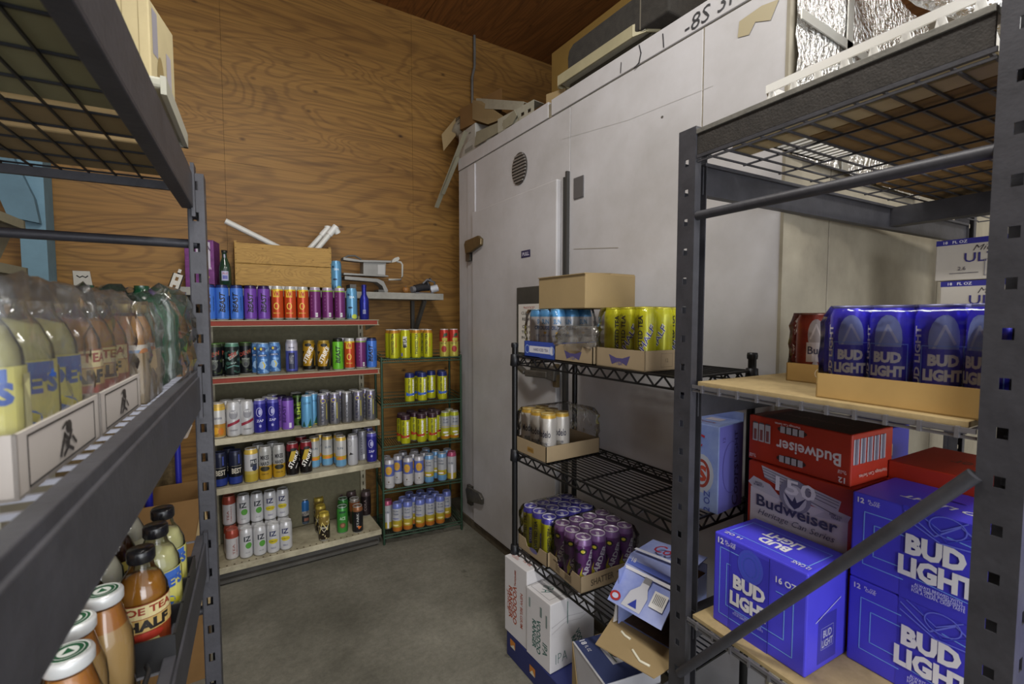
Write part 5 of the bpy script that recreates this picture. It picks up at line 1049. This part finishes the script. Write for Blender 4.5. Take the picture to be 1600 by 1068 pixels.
def quadmap(p00, p10, p01):
    p00, p10, p01 = Vector(p00), Vector(p10), Vector(p01); n = (p10-p00).cross(p01-p00).normalized()
    return lambda x, z, o: p00+(p10-p00)*x+(p01-p00)*z+n*o
a0, a1, a2, a3 = Vector((-w2-.015, -d2-.035, h2-.125)), Vector((w2-.01, -d2-.05, h2-.115)), Vector((w2, -.03, h2+.012)), Vector((-w2, -.03, h2+.002))
nn = (a1-a0).cross(a3-a0).normalized()*.003
obj('slanted_flap', MB().add([a0, a1, a2, a3, a0+nn, a1+nn, a2+nn, a3+nn], [(0, 3, 2, 1), (4, 5, 6, 7), (0, 1, 5, 4), (1, 2, 6, 5), (2, 3, 7, 6), (3, 0, 4, 7)]), SB, t)
q = quadmap(a0+nn, a1+nn, a3+nn)
link('flap_print', print_mesh('flap_print', [('r', .5, .84, .96, .10, '4f62b4'), ('r', .5, .72, .96, .06, 'd2d2da'), ('t', '18', .12, .9, .09, 'd2d2da', {'w': .08}), ('p', [(.25, .05), (.6, .05), (.62, .35), (.56, .5), (.56, .7), (.44, .7), (.42, .5), (.3, .35)], 'b8b9c2'), ('r', .5, .64, .13, .12, '77777c'), ('e', .1, .14, .10, .09, 'a02c30'), ('e', .1, .14, .06, .05, 'b5b8d0'), ('p', [(.36, .1), (.52, .1), (.46, .26)], '2c3a94'), ('r', .8, .40, .24, .30, 'd8d8d8'), ('t', '|||||||', .8, .42, .18, '2a2a2a', {'w': .17})], q), t)
link('top_print', print_mesh('top_print', [('t', 'Coors', .02, .03, .045, '96243a', {'w': .13, 'sh': .2}), ('r', 0, -.015, .19, .012, 'd0d2e0')], lambda x, z, o: (x, z, h2+.013+(x+w2)*.05+(z+.03)*.12+o)), t)
fz = -.002
mb = MB(); fv = [(-w2-.03, -d2+.015, .006), (-w2+.0, -d2-.115, -.012), (w2+.0, -d2-.10, -.01), (w2+.03, -d2+.02, .006)]
mb.add([Vector(v)+Vector((0, 0, k)) for k in (0, .003) for v in fv], [(0, 3, 2, 1), (4, 5, 6, 7), (0, 1, 5, 4), (1, 2, 6, 5), (2, 3, 7, 6), (3, 0, 4, 7)])
obj('kraft_flap', mb, CARD, t)
obj('glue_bead', MB().tube([(-.07, -d2-.02, .0035), (-.05, -d2-.03, .0055), (-.03, -d2-.03, .0045)], .004, 6).tube([(.0, -d2-.06, .0005), (.04, -d2-.08, -.002), (.07, -d2-.075, -.002)], .004, 6), mat('glue', 'd8d4c0', .2), t, kind='stuff')
obj('side_flap', MB().add([(-w2-.01, -d2-.01, .01), (-w2, -d2+.0, h2-.10), (-w2, -d2+.04, h2-.04), (-w2, -d2+.04, .01), (-w2-.013, -d2-.01, .01), (-w2-.003, -d2+.0, h2-.10), (-w2-.003, -d2+.04, h2-.04), (-w2-.003, -d2+.04, .01)], [(0, 1, 2, 3), (4, 7, 6, 5), (0, 4, 5, 1), (1, 5, 6, 2), (2, 6, 7, 3), (3, 7, 4, 0)]), mat('pale_carton_edge', 'b8b4b0', .6), t)

# ================================================================ LEFT STEEL RACK
LU = -.128
t = rthing('steel_rack', 'dark steel rack of glass bottles in the left foreground', 'rack', LU, 1.4475, 0)
lo_ = (LU, 1.4475)
def lbx(mb, u0, u1, v0, v1, z0, z1): return mb.box(u0-lo_[0], u1-lo_[0], v0-lo_[1], v1-lo_[1], z0, z1)
for v, sv in ((1.4475, -1), (-.35, 1)):
    post(t, -.106, v, 1.855, -1, sv, parent_uv=lo_, first=.045, wu=.034)
    post(t, -.76, v, 1.9, 1, sv, parent_uv=lo_, first=.045)
for z in (1.865, 1.362, .935, .50):
    for u0, s in ((LU, -1), (-.738, 1)):
        mb = MB(); a, b_ = sorted((u0, u0+s*.006)); lbx(mb, a, b_, -.32, 1.42, z-.095, z-.014)
        a, b_ = sorted((u0+s*.004, u0+s*.022)); lbx(mb, a, b_, -.32, 1.42, z-.020, z)
        a, b_ = sorted((u0, u0+s*.026)); lbx(mb, a, b_, -.32, 1.42, z-.099, z-.093)
        bevel(obj('beam', mb, STEEL, t), .002)
    obj('beam_connector', lbx(MB(), LU-.004, LU+.004, 1.40, 1.45, z-.12, z+.01), STEEL, t)
obj('frame_tube', MB().tube([(-.126-LU, .0, 1.683), (-.74-LU, 0, 1.683)], .0115, 10), STEEL, t)
obj('frame_tube', MB().tube([(-.126-LU, .0, .72), (-.74-LU, 0, .72)], .0115, 10), STEEL, t)
obj('end_rail', lbx(MB(), -.738, LU, 1.44, 1.452, 1.812, 1.832), STEEL, t)
deckgrid(t, -.72, -.135, -.3, 1.44, 1.832, .05, .10, .0018, STEELB, lo_)
deckgrid(t, -.72, -.150, -.3, 1.44, 1.338, .19, .045, .0026, LIPM, lo_)
deckgrid(t, -.72, -.150, -.3, 1.44, .908, .05, .10, .0022, LIPM, lo_)
deckgrid(t, -.72, -.150, -.3, 1.44, .475, .05, .10, .0022, LIPM, lo_)
mb = MB()
obj('deck_edge', lbx(lbx(MB(), -.152, -.148, -.3, 1.44, .914, .918), -.152, -.148, -.3, 1.44, 1.343, 1.347), LIPM, t)
strip = MB(); M = Matrix(((1, 0, 0, -.150-lo_[0]), (0, 0, 1, 0-lo_[1]), (0, 1, 0, 1.842), (0, 0, 0, 1)))
strip.plate(.022, -.2, 1.40, .003, [.3+.0385*k for k in range(28)], .008, .012, M); obj('perforated_strip', strip, DUSTY, t)
LD1, LD2, LDT = 1.345, .915, 1.838
CB2 = mat('old_cream_box', 'b3a57f', .8, var=.15, scale=6, bump=.1)
t = rthing('carton', 'brown carton at far end of the left rack top deck', 'box', -.36, 1.30, LDT)
carton(t, .36, .24, .115, CARD, {})
t = rthing('flat_tray', 'white plastic tray between two boxes on the left rack top deck', 'tray', -.34, 1.31, LDT+.117)
bevel(obj('tray_plate', MB().box(-.19, .19, -.13, .21, 0, .022), mat('lid_white', 'a9a89a', .5), t), .006)
obj('tray_rim', MB().box(-.195, .195, .205, .215, -.012, .024).box(.185, .195, -.13, .215, -.012, .024), mat('lid_white', 'a9a89a', .5), t)
t = rthing('carton', 'tall old cream carton with taped labels, highest on the left rack', 'box', -.325, 1.43, LDT+.142, math.radians(-10))
carton(t, .30, .15, .225, CB2, {'R': [('r', -.045, .05, .03, .10, '8f8c94'), ('r', .035, .0, .03, .08, '9d98a0'), ('e', -.02, -.04, .02, .05, '8b7a54'), ('r', .05, -.07, .03, .05, 'b5b0a0')], 'F': [('l', [(.10, .1), (.10, -.1)], .002, '8a7c58'), ('l', [(.13, .1), (.13, -.1)], .0015, '8a7c58')]})
t = rthing('poly_sheet', 'cloudy greenish plastic bin lying on left rack top deck wires', 'bin', -.36, .72, LDT)
o_ = bevel(obj('bin_base', MB().box(-.19, .19, -.42, .30, 0, .03).box(-.14, .14, -.36, .24, .03, .20), mat('cloudy_plastic', '8a8664', .5, var=.25, scale=5), t), .02, 3)
t = rthing('flat_cardboard', 'bright tan cardboard sheet on the left rack top deck', 'cardboard', -.36, 1.09, LDT)
obj('sheet', MB().box(-.2, .2, -.05, .06, 0, .012), CARD, t)
# ---- bottles
def label_map(r): return lambda x, z, o: ((r+.0008+o)*math.cos(x/r-PI/2), (r+.0008+o)*math.sin(x/r-PI/2), z)
BOT = {}
def bottle_parts(key):
    if key in BOT: return BOT[key]
    liq, cap, spec, lab = {
        'lemon': ('a9a878', '17171a', .036, [('r', 0, .065, .20, .085, 'c5c06a'), ('r', -.0, .10, .06, .012, '3a62b0'), ('t', "JOE'S", 0, .082, .026, '2f55a4', {'w': .07, 'b': .055}), ('e', -.008, .05, .022, .012, '3a6ab8'), ('l', [(-.028, .042), (-.005, .058), (.02, .045)], .008, 'c9c030'), ('r', .055, .065, .022, .07, 'd0cd96'), ('r', -.06, .065, .02, .085, '6c8cb8'), ('t', 'LEMON', 0, .031, .012, '2f55a4', {'w': .05})]),
        'amber': ('8a5c1e', '17171a', .036, [('r', 0, .065, .21, .085, '8a3a1c'), ('r', 0, .095, .09, .022, 'cdbf8c'), ('t', 'JOE TEA', 0, .095, .016, '8a2f1a', {'w': .075, 'b': .03}), ('r', 0, .072, .09, .022, 'b99c5c'), ('t', 'HALF', 0, .072, .018, '1f1a16', {'w': .06, 'b': .055}), ('e', 0, .053, .02, .007, 'a03020'), ('p', [(-.02, .024), (.02, .024), (.012, .046), (-.01, .046)], 'c9c080'), ('t', 'AL', .0, .034, .014, '1f1a16')]),
        'dark': ('2a140c', '17171a', .036, [('r', 0, .065, .2, .08, 'b0a050'), ('t', 'ROOT', 0, .075, .022, '3a1a10', {'w': .06, 'b': .03})]),
        'clear': ('a9a89a', '17171a', .036, [('r', 0, .065, .2, .08, 'b5b49c'), ('t', "JOE'S", 0, .075, .022, '2f4a80', {'w': .06, 'b': .03})]),
    }[key]
    r = spec; h = .19
    prof = [(r*.8, 0), (r, .006), (r, .112), (r*.97, .122), (r*.75, .142), (r*.52, .155), (r*.47, .165), (r*.47, .172)]
    g = MB().lathe(prof, 24).mesh('glass', [GLASS])
    lq = MB().lathe([(a*.93, z+.001) for a, z in prof[:-3]]+[(.0001, .15)], 20).mesh('liquid', [mat('liquid_'+key, liq, .15, spec=.6)])
    c = MB().lathe([(r*.52, .168), (r*.56, .171), (r*.56, .186), (r*.50, .19), (.0001, .19)], 24).mesh('cap', [mat('cap_black', cap, .25)])
    pl = print_mesh('paper_label', lab, label_map(r), .009)
    BOT[key] = [('glass', g), ('liquid', lq), ('cap', c), ('paper_label', pl)]; return BOT[key]
def bottle(key, u, v, z, label, group, tw=0, wide=0):
    p = S(u, v, z); t = thing('glass_bottle', label, 'bottle', p, facing(p)+math.radians(tw), group)
    for n, me in bottle_parts(key): link(n, me, t)
    return t
def jar_parts(kind):
    if kind in BOT: return BOT[kind]
    r = .034
    if kind == 'jar':   # milky coffee bottle with wide green and white lid
        prof = [(r*.8, 0), (r, .006), (r, .10), (r*.95, .12), (r*.72, .15), (r*.62, .165), (r*.62, .176)]
        lq = MB().lathe([(a*.95, z+.001) for a, z in prof[:-1]], 24).mesh('milk_drink', [banded('coffee', [(0, 'a88a58'), (.135, 'a06a30')], .25, 0)])
        cap = MB().lathe([(r*.66, .170), (r*.72, .173), (r*.72, .184), (r*.68, .187), (.0001, .187)], 28).mesh('cap', [mat('cap_white', 'd2d4d4', .3, .2)])
        top = print_mesh('cap_print', [('e', 0, 0, r*.60, r*.60, '1f5a3a'), ('o', 0, 0, r*.60, r*.60, .002, 'e0e4e2'), ('e', 0, 0, r*.30, r*.30, 'd5dad6'), ('p', [(-.006, -.004), (0, .008), (.006, -.004)], '1f5a3a'), ('o', 0, 0, r*.45, r*.45, .001, 'd5dad6')], lambda x, z, o: (x, z, .1872+o))
        BOT[kind] = [('glass', MB().lathe(prof, 24).mesh('glass', [GLASS])), ('milk_drink', lq), ('cap', cap), ('cap_print', top)]
    else:               # amber jar with gold lid
        prof = [(r*.85, 0), (r, .006), (r, .10), (r*.9, .13), (r*.66, .150), (r*.62, .160)]
        lq = MB().lathe([(a*.95, z+.001) for a, z in prof[:-1]], 24).mesh('amber_drink', [mat('amber_drink', 'b07a1c', .15, spec=.6)])
        cap = MB().lathe([(r*.66, .157), (r*.72, .160), (r*.72, .170), (r*.68, .173), (.0001, .173)], 28).mesh('cap', [mat('cap_gold', 'a3935a', .35, .5)])
        lab = print_mesh('paper_label', [('r', 0, .075, .14, .05, 'c9c4b8'), ('r', -.0, .085, .05, .012, '6a8ab0'), ('t', 'SKIRT', 0, .068, .016, '3a2a20', {'w': .05, 'b': .03}), ('e', .035, .08, .014, .014, 'c87a2a')], label_map(r), .009)
        BOT[kind] = [('glass', MB().lathe(prof, 24).mesh('glass', [GLASS])), ('amber_drink', lq), ('cap', cap), ('paper_label', lab)]
    return BOT[kind]
def jar(kind, u, v, z, label, group):
    p = S(u, v, z); t = thing('drink_jar', label, 'bottle', p, facing(p), group)
    for n, me in jar_parts(kind): link(n, me, t)
WT = mat('tray_white', 'b9b2ac', .6, var=.08, scale=8)
FILML = clear('bottle_film', amount=.05, rough=.14, bump=.5, scale=24, haze=.07)
MK = '3a3634'
MARK = [frame_line(0, 0, .19, .045, .002, '2c2826'), ('e', .006, .010, .009, .007, MK), ('l', [(-.02, -.014), (-.008, .004), (.004, -.004), (.012, .004)], .005, MK), ('l', [(-.012, -.016), (.0, -.010), (.014, -.016)], .004, MK), ('l', [(-.014, .012), (-.004, .016), (.004, .010)], .003, MK), ('l', [(.012, -.002), (.022, -.010)], .004, MK), ('e', -.004, -.006, .006, .005, MK)]
def bpack(label, v0, keys, z, tm, prints, group, names, h=.195, u1=-.178, film_=True):
    n = len(keys); d = .0735*2+.012; w_ = n*.0735+.012
    t = rthing('bottle_tray', label, 'tray', u1-d/2, v0+w_/2, z, PI/2, 'bottle trays on the left rack')
    tray(t, w_, d, .056, tm, notch=False, prints={'F': prints})
    if film_: film(t, w_-.005, d-.005, h-.04, seed=int(v0*100), z0=.043, m=FILML, droop=.012)
    for i, k in enumerate(keys):
        for j in (0, 1):
            bottle(k, u1-.006-.03675-j*.0735, v0+.006+.03675+i*.0735, z+.0035, f'{names}, {ORD[n-1-i]} from the far end, {"aisle" if j == 0 else "inner"} row, middle deck', group, tw=rnd.uniform(-20, 50))
bpack('white tray of lemonade bottles in film, nearest on left rack', .535, ['lemon', 'lemon', 'lemon'], LD1, WT, MARK, 'lemonade bottles on the left rack', 'yellow labelled lemonade bottle in film')
bpack('white tray of half tea bottles in film, second on left rack', .775, ['amber', 'amber', 'amber'], LD1, WT, MARK, 'tea bottles on the left rack', 'tea bottle with red label in film')
t = rthing('bottle_tray', 'brown tray of amber jars with gold caps in film, left rack', 'tray', -.25, 1.10, LD1, PI/2, 'bottle trays on the left rack')
tray(t, .16, .156, .09, KR, notch=False); film(t, .165, .16, .18, seed=4, z0=.003, m=FILML, droop=.01)
for i, (a, b_) in enumerate(((-.21, 1.063), (-.21, 1.137), (-.29, 1.063), (-.29, 1.137))):
    jar('gold', a, b_, LD1+.0035, f'amber jar with gold cap, {"near" if i % 2 == 0 else "far"} {"aisle side" if i < 2 else "inner side"}, brown tray left rack', 'gold capped jars')
# pack of big green bottles, loosely bagged in plastic
GP2 = mat('green_plastic', '12452c', .18, spec=.7)
c_ = S(-.24, 1.32, LD1)
t = thing('bottle_pack', 'loose pack of dark green plastic bottles bagged in crinkled clear film', 'pack', c_, -RK)
for i, (a, b_) in enumerate(((.03, -.075), (.03, .02), (.03, .1), (-.065, -.05), (-.065, .06))):
    obj('green_bottle', MB().lathe([(.03, 0), (.042, .008), (.044, .06), (.040, .08), (.044, .10), (.043, .15), (.022, .19), (.013, .205), (.013, .215)], 18, o=(a, b_, .003)), GP2, t)
film(t, .20, .30, .225, seed=9, z0=.0, amp=.013, m=clear('bag_film', amount=.03, rough=.08, bump=.6, scale=14, haze=.03), droop=.05)
# lower deck: loose drinks
for i, (a, b_) in enumerate(((-.206, .72), (-.222, .795), (-.206, .86))):
    jar('jar', a, b_, LD2, f'milky coffee bottle with green white lid, {("nearest", "middle", "farthest")[i]} of three on lower left deck', 'coffee bottles on the lower left deck')
jar('jar', -.28, .72, LD2, 'milky coffee bottle with green white lid behind the nearest one, lower left deck', 'coffee bottles on the lower left deck')
bottle('amber', -.183, .985, LD2, 'amber tea bottle with cream and red label, front on lower left deck', 'bottles on the lower left deck', 10)
bottle('lemon', -.178, 1.085, LD2, 'lemonade bottle behind the amber tea bottle, lower left deck', 'bottles on the lower left deck', 20)
bottle('lemon', -.180, 1.175, LD2, 'lemonade bottle farthest back along the lower left deck edge', 'bottles on the lower left deck', 15)
bottle('clear', -.262, 1.078, LD2, 'pale bottle left of the lemonade bottles, lower left deck', 'bottles on the lower left deck')
bottle('dark', -.262, .983, LD2, 'dark root drink bottle left of the amber tea bottle, lower left deck', 'bottles on the lower left deck')
bottle('dark', -.262, 1.172, LD2, 'dark bottle behind the pale bottle, lower left deck', 'bottles on the lower left deck')
bottle('clear', -.262, 1.265, LD2, 'pale bottle farthest back in inner row, lower left deck', 'bottles on the lower left deck')
BKT = mat('black_crate', '1d1d1f', .45)
t = rthing('bottle_crate', 'black plastic bottle divider tray on the lower left deck', 'crate', -.222, 1.08, LD2)
mb = MB()
for v in (-.15, -.05, .045, .14): mb.box(-.085, .09, v-.002, v+.002, 0, .055)
for u in (-.085, .0, .088): mb.box(u-.002, u+.002, -.15, .14, 0, .055)
obj('divider', mb, BKT, t)
t = rthing('shrink_wrap_scrap', 'empty black bottle divider with torn clear film, nearer on lower left deck', 'wrap', -.19, .88, LD2)
mb = MB(); mb.tube([(-.02, .04, .02), (.01, .0, .035), (.02, -.06, .02)], .004, 6).tube([(.02, .04, .02), (.03, .0, .035), (.02, -.08, .01)], .004, 6); mb.box(-.03, .035, -.09, -.085, 0, .03); obj('divider_scrap', mb, BKT, t)
# ---- things standing behind the left rack
def pt(px, py, Y): return at(px, py, Y=Y)
t = thing('particle_panel', 'speckled brown particle board panel standing behind the left rack', 'panel', (-.36, 2.62, 0))
bevel(obj('panel_sheet', MB().box(-.35, .20, 0, .02, 0, 1.36), mat('speckled_board', '6e5c3c', .85, var=.45, scale=60, dark='4a3b24'), t), .002)
t = thing('open_cardboard_box', 'open brown cardboard box low behind the left rack bottles', 'box', (-.16, 2.25, 0))
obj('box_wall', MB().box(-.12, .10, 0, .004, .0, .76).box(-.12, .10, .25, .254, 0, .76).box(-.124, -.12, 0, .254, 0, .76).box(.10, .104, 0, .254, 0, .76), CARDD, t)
obj('box_flap', MB().prism([(.10, .76), (.13, .55), (.11, .3), (.07, .3), (.07, .60)], -.006, -.003), CARD, t)
BF = mat('blue_frame', '23258f', .4, .2)
t = thing('blue_frame', 'blue tubular metal stand frame behind the left rack', 'stand', (-.20, 2.42, 0))
obj('front_leg', MB().tube([(-.045, -.06, 0), (-.045, -.06, .84)], .014, 12), BF, t)
obj('rear_leg', MB().tube([(.045, .12, 0), (.045, .12, 1.02)], .012, 12), BF, t)
obj('sloping_arm', MB().tube([(-.045, -.06, .84), (.045, .12, 1.02)], .015, 12).tube([(-.012, 0, .90), (.035, .1, 1.0)], .019, 8), BF, t)
t = thing('plastic_scrap', 'scrap of clear plastic film hanging on the blue frame', 'wrap', (-.145, 2.52, .93))
mb = MB(); mb.add([(-.05, 0, .10), (.0, .01, .12), (.05, 0, .08), (.03, -.02, .03), (.0, .0, .02), (-.04, -.01, .04), (.0, .02, .07)], [(0, 1, 6), (1, 2, 6), (2, 3, 6), (3, 4, 6), (4, 5, 6), (5, 0, 6)], 0, True)
obj('film_scrap', mb, clear('scrap_film', amount=.25, rough=.15, bump=.9, scale=30, haze=.25), t)
t = rthing('cabinet', 'narrow off-white cabinet under the stacked grey bins at far left', 'cabinet', -.90, 2.15, 0)
bevel(obj('cabinet_body', MB().box(-.22, .215, -.22, .22, 0, 1.50), mat('offwhite', 'a5a191', .6, var=.1), t), .004)
obj('cabinet_door', MB().box(-.20, .20, -.228, -.221, .05, 1.47), mat('offwhite', 'a5a191', .6, var=.1), t)
BIN = mat('bin_grey', '7d7a66', .6, var=.2, scale=25)
for i, z in enumerate((1.502, 1.665)):
    t = rthing('storage_bin', f'{("lower", "upper")[i]} of two stacked tapered grey plastic bins at far left', 'bin', -.885, 2.08, z, 0, 'stacked grey bins')
    mb = MB(); w0, w1, h = .13, .175, .165
    mb.add([(-w0, -w0, 0), (w0, -w0, 0), (w0, w0, 0), (-w0, w0, 0), (-w1, -w1, h), (w1, -w1, h), (w1, w1, h), (-w1, w1, h), (-w1+.006, -w1+.006, h), (w1-.006, -w1+.006, h), (w1-.006, w1-.006, h), (-w1+.006, w1-.006, h), (-w0, -w0, .01), (w0, -w0, .01), (w0, w0, .01), (-w0, w0, .01)],
           [(0, 3, 2, 1)]+[(k, (k+1) % 4, (k+1) % 4+4, k+4) for k in range(4)]+[(k+4, (k+1) % 4+4, (k+1) % 4+8, k+8) for k in range(4)]+[(k+8, (k+1) % 4+8, (k+1) % 4+12, k+12) for k in range(4)]+[(12, 13, 14, 15)])
    bevel(obj('bin_body', mb, BIN, t), .006)
    r_ = w1+.012; obj('bin_rim', MB().box(-r_, r_, -r_, -r_+.014, h-.03, h).box(-r_, r_, r_-.014, r_, h-.03, h).box(-r_, -r_+.014, -r_, r_, h-.03, h).box(r_-.014, r_, -r_, r_, h-.03, h), BIN, t)

# ================================================================ CLUTTER ON THE COOLER ROOF
RZF = 2.616
LT = mat('pale_metal', 'a8a596', .5, .1, var=.2, scale=18)
GRB = mat('grey_board', '8f8a76', .8, var=.15, scale=8)
def slab(name, label, cat, pts, th, mm, part='sheet', n=None):
    """thin sheet from four corner points"""
    p = [Vector(q) for q in pts]; o = p[0]; nn = (p[1]-p[0]).cross(p[-1]-p[0]).normalized()*th
    t = thing(name, label, cat, o); k = len(p); vs = [q-o for q in p]+[q-o+nn for q in p]
    obj(part, MB().add(vs, [tuple(range(k))[::-1], tuple(range(k, 2*k))]+[(i, (i+1) % k, (i+1) % k+k, i+k) for i in range(k)]), mm, t); return t
t = thing('carton', 'long tall tan cardboard carton with print lying on the cooler roof', 'box', (2.12, 1.68, RZF))
carton(t, .40, 1.70, .60, mat('tan_carton', 'a48748', .8, var=.15, scale=5), {'L': [('t', 'FRAGILE', -.80, -.02, .05, '4a3c20', {'w': .16}), ('t', 'THIS SIDE UP', -.3, .05, .045, '4a3c20', {'w': .34}), ('t', 'MODEL  TYPE', -.35, -.02, .03, '4a3c20', {'w': .3}), ('r', .22, .20, .12, .05, 'c5c0b8'), ('r', .4, .1, .05, .5, 'b89a58')]})
t = thing('gap_filler_block', 'dark filler block for the shaded gap under the curved white tray, cooler roof', 'block', (1.68, 1.68, RZF))
obj('block_body', MB().box(-.08, .08, -.27, .27, 0, .085), mat('gap_shade', '3b372c', .9), t)  # added block under the tray; its dark colour stands for shade in the gap
t = thing('curved_tray', 'cream curved metal tray under the black foam slab', 'tray', (1.71, 1.70, RZF+.088))
mb = MB(); n = 14; vs = []
out = [(-.17, -.29), (.19, -.29), (.19, .30), (-.17, .30)]
mb.box(-.14, .17, -.28, .28, 0, .004)
def rim(z): return [(-.15, -.22, z), (-.13, -.28, z), (-.08, -.31, z), (.17, -.31, z), (.19, -.28, z), (.19, .28, z), (.17, .31, z), (-.14, .31, z), (-.155, .29, z), (-.15, -.22, z)]
obj('tray_base', mb, LT, t)
rr = rim(.02); mb = MB()
for a_, c_ in zip(rr, rr[1:]): mb.bar(a_, c_, .008, .05)
obj('tray_rim', mb, mat('cream_metal', 'aaa385', .45, .1, var=.15), t)
t = thing('foam_slab', 'thick black foam slab with rounded corner on the cream tray', 'foam', (1.72, 1.59, RZF+.093))
o_ = obj('foam_body', MB().prism([(-.30+0, 0), (.33, 0), (.335, .10), (.325, .135), (.29, .155), (-.30, .155)], -.14, .16, 0, Matrix.Rotation(PI/2, 4, 'Z')), mat('black_foam', '35322e', .95, var=.4, scale=30, bump=.5), t); bevel(o_, .01, 3)
obj('foam_seam', MB().box(-.1615, -.1595, -.155, -.15, .0, .15), mat('seam_tan', '6a6458', .8), t)
W1 = Vector((1.60, 3.0, 0))
def rp(px, py, X=1.53): return at(px, py, X=X)
slab('cardboard_flap', 'brown cardboard flap sticking out left over the cooler corner', 'cardboard', [pt(690, 210, 3.30), pt(712, 184, 3.25), pt(712, 212, 3.25), pt(693, 236, 3.30)], .004, CARD)
t = thing('white_box', 'small white carton under the metal brackets at the cooler roof corner', 'box', (1.65, 3.0, RZF)); carton(t, .20, .34, .11, mat('dull_white', 'b5b3ad', .6, var=.15), {'L': [('r', -.0, 0, .12, .03, '86847e')]})
t = thing('white_box', 'upper white carton with punched marks on the cooler roof corner', 'box', (1.66, 3.07, RZF+.113)); carton(t, .18, .26, .11, mat('dull_white', 'b5b3ad', .6, var=.15), {'L': [('r', .05, .01, .03, .012, '6a6862'), ('r', -.04, -.01, .02, .02, '6a6862')]})
t = thing('cardboard_box', 'crushed open brown cardboard box on the cooler roof pile', 'box', (1.74, 2.92, RZF+.225), math.radians(12))
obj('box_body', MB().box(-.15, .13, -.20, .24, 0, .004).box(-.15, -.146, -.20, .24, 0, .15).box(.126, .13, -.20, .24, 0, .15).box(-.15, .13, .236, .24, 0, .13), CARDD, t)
slab('cardboard_flap', 'brown cardboard flap folded over the crushed box on the pile', 'cardboard', [rp(738, 186, 1.57), rp(738, 156, 1.57), rp(752, 158, 1.57), rp(790, 184, 1.56), rp(762, 194, 1.56)], .004, CARD)
slab('grey_board', 'grey triangular board leaning against the pile on cooler edge', 'board', [rp(741, 229), rp(744, 206), rp(790, 186), rp(803, 172), rp(807, 180), rp(800, 194)], .006, GRB)
slab('grey_board', 'second narrow grey board behind the triangular one on cooler edge', 'board', [rp(760, 218, 1.545), rp(798, 190, 1.545), rp(812, 182, 1.545), rp(810, 190, 1.545)], .006, GRB)
for i_, (a_, b2, tx) in enumerate(((rp(744, 157, 1.575), rp(818, 163, 1.57), 'upper long pale metal channel lying across top of the pile'), (rp(758, 166, 1.565), rp(815, 168, 1.56), 'lower long pale metal channel lying across top of the pile'))):
    t = thing('metal_channel', tx, 'bracket', a_); d_ = b2-a_
    obj('channel_body', MB().bar((0, 0, 0), d_, .003, .03).bar((.02, 0, .013), Vector((.02, 0, .013))+d_, .04, .003), LT, t)
t = thing('metal_channel', 'shorter pale metal channel with slot holes resting near box corner', 'bracket', (1.56, 2.22, RZF), math.radians(6))
mb = MB(); mb.plate(.09, .0, .34, .003, [.04+.06*k for k in range(5)], .02, .03, Matrix(((0, 1, 0, 0), (0, 0, 1, 0), (1, 0, 0, .055), (0, 0, 0, 1)))); mb.box(0, .08, 0, .34, .10, .103); mb.box(0, .08, 0, .34, 0, .02)
obj('slotted_channel', mb, LT, t)
t = thing('net_bundle', 'crumpled clear netting bundle at the far end of pile', 'net', (1.64, 3.25, RZF+.225))
mb = MB(); rg = random.Random(3)
for k in range(14):
    a_ = [(rg.uniform(-.09, .09), rg.uniform(-.10, .10), rg.uniform(0, .17)) for _ in range(3)]; mb.tube(a_, .003, 5)
obj('net_strands', mb, mat('net_dark', '4a463c', .7), t, kind='stuff')
mb = MB().lathe([(.03, -.01), (.09, .03), (.095, .08), (.05, .14), (.0001, .16)], 9); mb.v = [(x+rg.uniform(-.015, .015), y+rg.uniform(-.015, .015), z+rg.uniform(-.012, .012)) for x, y, z in mb.v]
obj('crumpled_bag', mb, mat('dirty_clear', '9c978a', .3, var=.3, scale=30), t)
for i, (p_, q_, w0) in enumerate(((pt(728, 205, 3.0), pt(682, 324, 3.30), .018), (pt(716, 245, 3.05), pt(692, 303, 3.22), .014))):
    t = thing('wood_strip', ('long' if i == 0 else 'short')+' pale wooden strip hanging down over the cooler corner', 'strip', p_)
    obj('strip_body', MB().bar((0, 0, 0), q_-p_, w0*2, .006), GRB, t)
t = thing('cardboard_box', 'small brown box corner with film at the split in the header', 'box', (1.62, 2.06, RZF), math.radians(20))
carton(t, .09, .12, .085, CARD, {})
t = thing('plastic_wad', 'wad of clear plastic and dark twig beside the long tan carton', 'wrap', (1.74, 2.12, RZF))
mb = MB().lathe([(.03, .0), (.06, .04), (.055, .11), (.03, .18), (.0001, .22)], 9); mb.v = [(x+rg.uniform(-.015, .015), y+rg.uniform(-.015, .015), z) for x, y, z in mb.v]
obj('wad_body', mb, clear('wad_film', amount=.25, rough=.15, bump=.9, scale=30, haze=.35), t)
obj('twig', MB().tube([(-.04, .03, .02), (.0, -.04, .10), (.03, -.1, .14)], .006, 6), mat('twig', '3a3024', .9), t)
